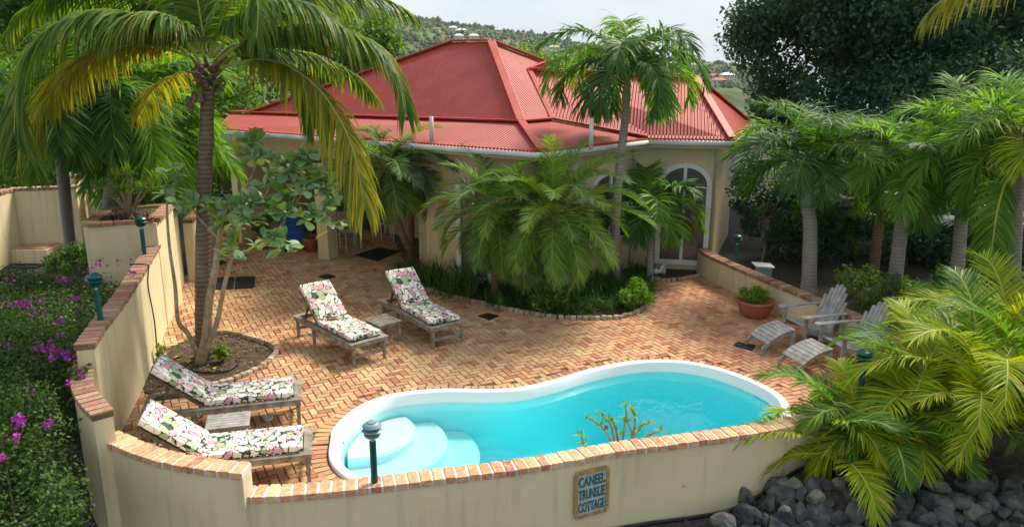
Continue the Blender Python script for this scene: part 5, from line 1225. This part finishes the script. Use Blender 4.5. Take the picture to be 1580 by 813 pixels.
for row, (y0, y1, n, z_) in enumerate(((742, 756, 24, -.02), (764, 780, 24, -.10), (788, 804, 22, -.24), (814, 830, 20, -.36))):
    for i in range(n):
        px_ = (1165 if row == 0 else 1110) + (1600 - (1165 if row == 0 else 1110)) * (i + random.uniform(.1, .9)) / n; py_ = random.uniform(y0, y1); big = random.random()
        s_ = random.uniform(.115, .165) if big < .65 else random.uniform(.165, .225); tan = random.random() < .10
        side = 'left' if px_ < 1250 else ('right' if px_ > 1450 else 'middle'); rw_ = ['on the top of the heap', 'in the upper part of the heap', 'in the lower part of the heap', 'at the foot of the heap'][row]
        q_ = gz(px_, py_, z_)
        for _ in range(6): q_ = gz(px_, py_, gh(q_.x, q_.y) + s_ * .35)
        rock(q_, s_, M['rock2'] if tan else M['rock'], f"{'large' if s_ > .175 else 'small' if s_ < .125 else 'medium'} {'tan' if tan else 'dark grey'} angular rock {rw_}, {side} side")

# bed edging stones
def edging(lab, pts, m='stone'):
    mb = MB(); P = resample([Vector((p[0], p[1], 0)) for p in pts], .115)
    for a, b in zip(P, P[1:]):
        d_ = b - a; c_ = (a + b) / 2; mb.box((c_.x + random.uniform(-.01, .01), c_.y, .02 + random.uniform(-.008, .01)), (.10, .085, .09), math.atan2(d_.y, d_.x) + random.uniform(-.15, .15))
    tag(mb.build('bed_edging', M['edge'], None, bevel=.014), lab, 'edging')
M['edge'] = island('edging_brick', [(0, (.25, .17, .11)), (.5, (.40, .30, .2)), (1, (.5, .42, .32))], .9, .5, 6, (.3, .26, .2), .5)
edging('scalloped brick edging round the coconut palm bed', bed_tree[2:36]); edging('row of small bricks edging the date palm bed', [bp_[i] for i in range(1, len(bp_))]); edging('pale brick edging of the small bed by the arched door', bd_)
# litter of small stones in the tree bed
mb = MB()
for i in range(420):
    x, y = random.uniform(-5.9, -3.9), random.uniform(10.8, 13.3)
    if inside((x, y), bed_tree): s_ = random.uniform(.008, .022); mb.box((x, y, s_ * .4), (s_ * 1.6, s_, s_), random.uniform(0, 3))
tag(mb.build('gravel', island('bed_gravel', [(0, (.08, .055, .035)), (.7, (.2, .15, .1)), (1, (.45, .4, .34))], .9), None), 'small stones and chips scattered on the soil of the round bed', 'gravel', kind='stuff')
mb = MB()
for i in range(1500):
    x, y = random.uniform(-9, 6), random.uniform(5, 9.2)
    if not inside((x, y), patio_poly): s_ = random.uniform(.012, .035); mb.box((x, y, gh(x, y) + s_ * .3), (s_ * 1.6, s_, s_), random.uniform(0, 3))
tag(mb.build('gravel', island('ground_gravel', [(0, (.05, .045, .04)), (.7, (.14, .13, .11)), (1, (.3, .28, .25))], .9), None), 'dark gravel on the ground below the front wall', 'gravel', kind='stuff')

mb = MB(); random.seed(123); v, f = [], []
for i in range(420):
    x, y = random.uniform(-6.5, 5), random.uniform(8, 19)
    if not inside((x, y), patio_poly) or inside((x, y), pool) or inside((x, y), bed_palm): continue
    a = random.uniform(0, 6.28); s_ = random.uniform(.02, .055); d_ = Vector((math.cos(a), math.sin(a), random.uniform(0, .15))); leaf_strip(v, f, Vector((x, y, .008)), d_, Vector((-math.sin(a), math.cos(a), .1)), s_, s_ * .4, .0, 2)
mb.add(v, f); tag(mb.build('leaf_litter', island('litter', [(0, (.10, .06, .03)), (.6, (.25, .17, .07)), (1, (.42, .36, .08))], .8), None), 'scattered tiny fallen leaves and twigs on the brick patio', 'leaf litter', kind='stuff')
# porch furniture: blue bag, pots, chairs
p = gz(452, 392, 0) + Vector((0, .5, 0)); t = thing('beach_cart', 'blue fabric beach chair or cart standing in the shaded porch', 'beach chair', tuple(p)); mb = MB()
mb.box((p.x, p.y, .36), (.5, .4, .34), .3); mb.box((p.x - .1, p.y + .14, .66), (.46, .06, .62), .3); mb.build('fabric', M['blue'], t, bevel=.03)
mb = MB(); mb.tube([p + Vector((.28, -.2, .12)), p + Vector((.32, -.21, .12))], .12, 18); mb.tube([p + Vector((-.24, -.28, .12)), p + Vector((-.2, -.28, .12))], .12, 18); mb.build('wheels', M['hose'], t)
for x_, y_, lb, s_ in ((352, 385, 'dark potted bush against the porch wall behind the milkweed', .5), (400, 388, 'potted leafy plant left of the blue beach chair', .45), (476, 392, 'potted plant right of the blue beach chair', .35)):
    p = gz(x_, y_, 0) + Vector((0, .3, 0)); t = thing('potted_plant', lb, 'pot plant', tuple(p)); mb = MB(); mb.lathe([(.13, 0), (.2, .3), (.21, .33), (.18, .33), (.0, .3)], tuple(p), 20); mb.build('pot', M['terracotta'], t, smooth=True)
    cs_, rd_ = blob_centers((p.x, p.y, .35 + s_ * .7), (s_ * .6, s_ * .5, s_ * .5), 12, .16, x_); cloud(cs_, rd_, 900, .09, M['adon'], 'foliage', t)
def patio_chair(lab, p, rz):
    t = thing('patio_chair', lab, 'chair', tuple(p), 'metal chairs in the porch'); mb = MB(); mb.box((0, 0, .45), (.44, .44, .03)); mb.build('seat', M['fascia'], t, world=False)
    mb = MB(); mb.box((0, .2, .72), (.42, .03, .42)); mb.build('backrest', M['fascia'], t, world=False)
    for a in (-1, 1):
        for b_ in (-1, 1): mb = MB(); mb.tube([(a * .2, b_ * .2, 0), (a * .2, b_ * .2, .45 if b_ < 0 else .9)], .014, 8); mb.build('leg', M['white'], t, world=False)
    t.rotation_euler.z = rz
patio_chair('pale metal chair in the porch left of the large mat', gz(535, 390, 0) + Vector((0, .5, 0)), .6)
patio_chair('pale metal chair deeper in the porch behind the large mat', gz(600, 378, 0) + Vector((0, .6, 0)), -.5)
# small figures by the arched door
p = gz(1086, 424, 0); t = thing('bird_figurine', 'small black and white bird figurine at the end of the door bed', 'figurine', tuple(p)); mb = MB(); mb.lathe([(.03, 0), (.055, .06), (.05, .13), (.03, .17), (.035, .2), (.03, .23), (.0, .25)], tuple(p), 14); mb.build('body', M['white'], t, smooth=True)
mb = MB(); mb.lathe([(.036, .165), (.042, .2), (.036, .235), (.0, .256)], tuple(p), 14); mb.tube([p + Vector((0, .03, .16)), p + Vector((0, .05, .09)), p + Vector((.01, .07, .03))], [.03, .045, .015], 8); mb.build('hood', M['hose'], t, smooth=True)
p = gz(1014, 428, 0) + Vector((0, .15, 0)); t = thing('bird_figurine', 'white goose-like ornament in the soil beside the small lime palm', 'figurine', tuple(p)); mb = MB(); mb.tube([p + Vector((-.12, 0, .10)), p + Vector((0, 0, .11)), p + Vector((.09, 0, .1)), p + Vector((.12, 0, .2)), p + Vector((.17, 0, .22))], [.02, .075, .05, .022, .012], 10); mb.tube([p, p + Vector((0, 0, .06))], .015, 8); mb.build('body', M['white'], t, smooth=True)
p = gz(1022, 426, 0) + Vector((.05, .2, 0)); t = thing('cat_figurine', 'small grey cat ornament beside the white goose ornament', 'figurine', tuple(p)); mb = MB(); mb.lathe([(.05, 0), (.07, .05), (.05, .14), (.025, .17), (.04, .2), (.035, .24), (.0, .26)], tuple(p), 14)
for s in (-1, 1): mb.tube([p + Vector((s * .022, 0, .235)), p + Vector((s * .028, 0, .28))], [.014, .002], 5)
mb.build('body', M['steel'], t, smooth=True)
# grey utility cabinet with louvred lid beyond the right wall
p = Vector((5.55, 16.95, -.28)); t = thing('utility_box', 'grey utility box with slatted white lid outside the right wall', 'utility box', tuple(p)); mb = MB(); mb.box((p.x, p.y, .05), (.36, .34, .45), -.3); mb.build('cabinet', M['bluegrey'], t, bevel=.01)
mb = MB()
for i in range(4): mb.box((p.x - .02 + .0 * i, p.y - .14 + i * .095, .29), (.40, .075, .025), -.3)
mb.build('lid', M['white'], t)
# parked car glimpsed at the right edge
p = Vector((14.6, 18.6, -.2)); t = thing('parked_car', 'pale blue car roof and windscreen glimpsed behind the palms at the right edge', 'car', tuple(p))
mb = MB(); sec = [(-2.0, .55, .95), (-1.4, .9, 1.0), (-.6, 1.42, .8), (.8, 1.46, .8), (1.6, 1.0, .95), (2.1, .85, .95)]
vs = []; 
for x, h, hw in sec: vs += [(p.x + x, p.y - .85, .3), (p.x + x, p.y - .85, .3 + (h - .3) * .6), (p.x + x, p.y - hw * .78, h), (p.x + x, p.y + hw * .78, h), (p.x + x, p.y + .85, .3 + (h - .3) * .6), (p.x + x, p.y + .85, .3)]
fs = [(i * 6 + j, i * 6 + (j + 1) % 6, (i + 1) * 6 + (j + 1) % 6, (i + 1) * 6 + j) for i in range(5) for j in range(6)] + [tuple(range(6)), tuple(range(30, 36))]
mb.add(vs, fs); mb.build('body', mat('car_paint', (.42, .52, .62), .25, .5), t, bevel=.05)
mb = MB(); mb.add([(p.x - 1.33, p.y - .66, .97), (p.x - 1.33, p.y + .66, .97), (p.x - .66, p.y + .55, 1.42), (p.x - .66, p.y - .55, 1.42)], [(0, 1, 2, 3)]); mb.add([(p.x - .5, p.y - .76, .95), (p.x + .9, p.y - .76, .95), (p.x + .7, p.y - .70, 1.38), (p.x - .35, p.y - .70, 1.38)], [(0, 1, 2, 3)]); mb.build('window', M['glass'], t)
for x in (-1.3, 1.35):
    for s in (-1, 1): mb = MB(); mb.tube([p + Vector((x, s * .88, .32)), p + Vector((x, s * .7, .32))], .32, 20); mb.build('wheel', M['hose'], t)

# houses on the far hill
random.seed(99)
roofs = {'terracotta': M['terracotta'], 'white': M['white'], 'pale yellow': mat('yellow_roof', (.5, .42, .26), .7)}
bpy.context.view_layer.update()
dg = bpy.context.evaluated_depsgraph_get()
for px_, py_, rc, lb in [(673, 51, 'terracotta', 'tiny house with terracotta roof on the wooded hill above the main roof ridge'), (699, 49, 'white', 'tiny white-roofed house highest on the wooded hill'), (712, 53, 'white', 'tiny pale house right of the highest white one on the hill'), (708, 62, 'white', 'tiny white house just above the main roof ridge'), (731, 62, 'white', 'tiny cream house just above the right end of the main ridge'), (769, 52, 'white', 'tiny white house on the skyline of the hill'), (630, 32, 'white', 'tiny grey house high on the left of the hill'), (855, 80, 'pale yellow', 'tiny yellow house on the hill behind the manila palm fronds'), (948, 106, 'terracotta', 'row house with pale walls just above the right wing ridge'), (1070, 107, 'pale yellow', 'yellow house on the right hill beside the manila palm fronds'), (1102, 125, 'terracotta', 'villa with pink tiled roof on the right hill'), (1122, 123, 'white', 'pale villa right of the pink-roofed one on the hill'), (1108, 133, 'terracotta', 'lower wing of the hillside villa with arches'), (1035, 104, 'white', 'white house half hidden by the manila palm fronds')]:
    d = _ray(px_, py_).normalized(); ok, loc, nr, idx, ob, mt = scene.ray_cast(dg, Vector((0, 0, CAM_H)) + d * 60, d, distance=3000)
    if not ok or ob.name != 'hills': continue
    s_ = random.uniform(3.6, 5.0); t = thing('hillside_house', lb, 'house', tuple(loc), 'houses on the far hillside'); rz = random.uniform(-.5, .5); z0 = loc.z + 1.0
    mb = MB(); mb.box((loc.x, loc.y, z0 + .5), (s_ * 2, s_ * 1.3, 5), rz); wl_o = mb.build('wall', mat('villa_wall', (.55, .48, .38), .8), t)
    mb = MB(); R_ = Matrix.Rotation(rz, 3, 'Z'); zt = z0 + 3.0; c8 = [(-s_ * 1.15, -s_ * .8, zt), (s_ * 1.15, -s_ * .8, zt), (s_ * 1.15, s_ * .8, zt), (-s_ * 1.15, s_ * .8, zt), (-s_ * .5, 0, zt + 1.8), (s_ * .5, 0, zt + 1.8)]
    mb.add([R_ @ Vector((a, b, 0)) + Vector((loc.x, loc.y, c_)) for a, b, c_ in c8], [(0, 1, 5, 4), (2, 3, 4, 5), (1, 2, 5), (3, 0, 4), (3, 2, 1, 0)]); mb.build('roof', roofs[rc], t)
    mb = MB()
    for k in (-.6, 0, .6): q = R_ @ Vector((s_ * k, -s_ * .66, 0)); mb.box((loc.x + q.x, loc.y + q.y, z0 + 1.6), (s_ * .3, .2, 1.3), rz)
    mb.build('window', M['glass'], wl_o)

# woods on the hills: uncounted far crowns
def forest():
    g2 = np.random.default_rng(12); n = 9000; V_ = []; F_ = []
    base_ = [(0, 0, 1), (1, 0, 0), (.3, .95, 0), (-.8, .6, 0), (-.8, -.6, 0), (.3, -.95, 0), (0, 0, -.7)]; fc = [(0, 1 + i, 1 + (i + 1) % 5) for i in range(5)] + [(6, 1 + (i + 1) % 5, 1 + i) for i in range(5)]
    me = hill.data; co = np.empty(len(me.vertices) * 3); me.vertices.foreach_get('co', co); co = co.reshape(-1, 3)
    d2 = np.hypot(co[:, 0], co[:, 1]); ok = np.where((d2 > 560) & (d2 < 1190) & (np.abs(np.arctan2(co[:, 0], co[:, 1])) < .7))[0]
    for i in g2.choice(ok, n):
        x, y, z = co[i]; x += g2.normal() * 3; y += g2.normal() * 3
        if noise.noise(Vector((x / 90, y / 90, 5))) > .18 and g2.random() < .8: continue
        r_ = g2.uniform(1.6, 3.6) * (1.5 if g2.random() < .06 else 1); k = len(V_)
        for a, b, c in base_: V_.append((x + a * r_ * g2.uniform(.7, 1.25), y + b * r_ * g2.uniform(.7, 1.25), z + r_ * .5 + c * r_ * g2.uniform(.7, 1.1)))
        F_ += [tuple(q + k for q in f_) for f_ in fc]
    mb = MB(); mb.add(V_, F_); return mb
tag(forest().build('forest', island('forest_crowns', [(0, (.022, .045, .016)), (.6, (.055, .09, .03)), (1, (.12, .16, .055))], .9), None), 'woods covering the far hillside', 'forest', kind='stuff')

# ------------------------------------------------------------ air
hz_m = bpy.data.materials.new('haze'); hz_m.use_nodes = True; n = hz_m.node_tree.nodes; n.clear(); o_m = n.new('ShaderNodeOutputMaterial'); pv = n.new('ShaderNodeVolumePrincipled')
pv.inputs['Color'].default_value = (.80, .86, .95, 1); pv.inputs['Density'].default_value = .00011; hz_m.node_tree.links.new(pv.outputs[0], o_m.inputs['Volume'])
mb = MB(); mb.box((0, 3180, 15), (9000, 6400, 220)); hz = mb.build('haze', hz_m, None); tag(hz, kind='stuff', label='thin pale air fading the far hills', cat='haze')
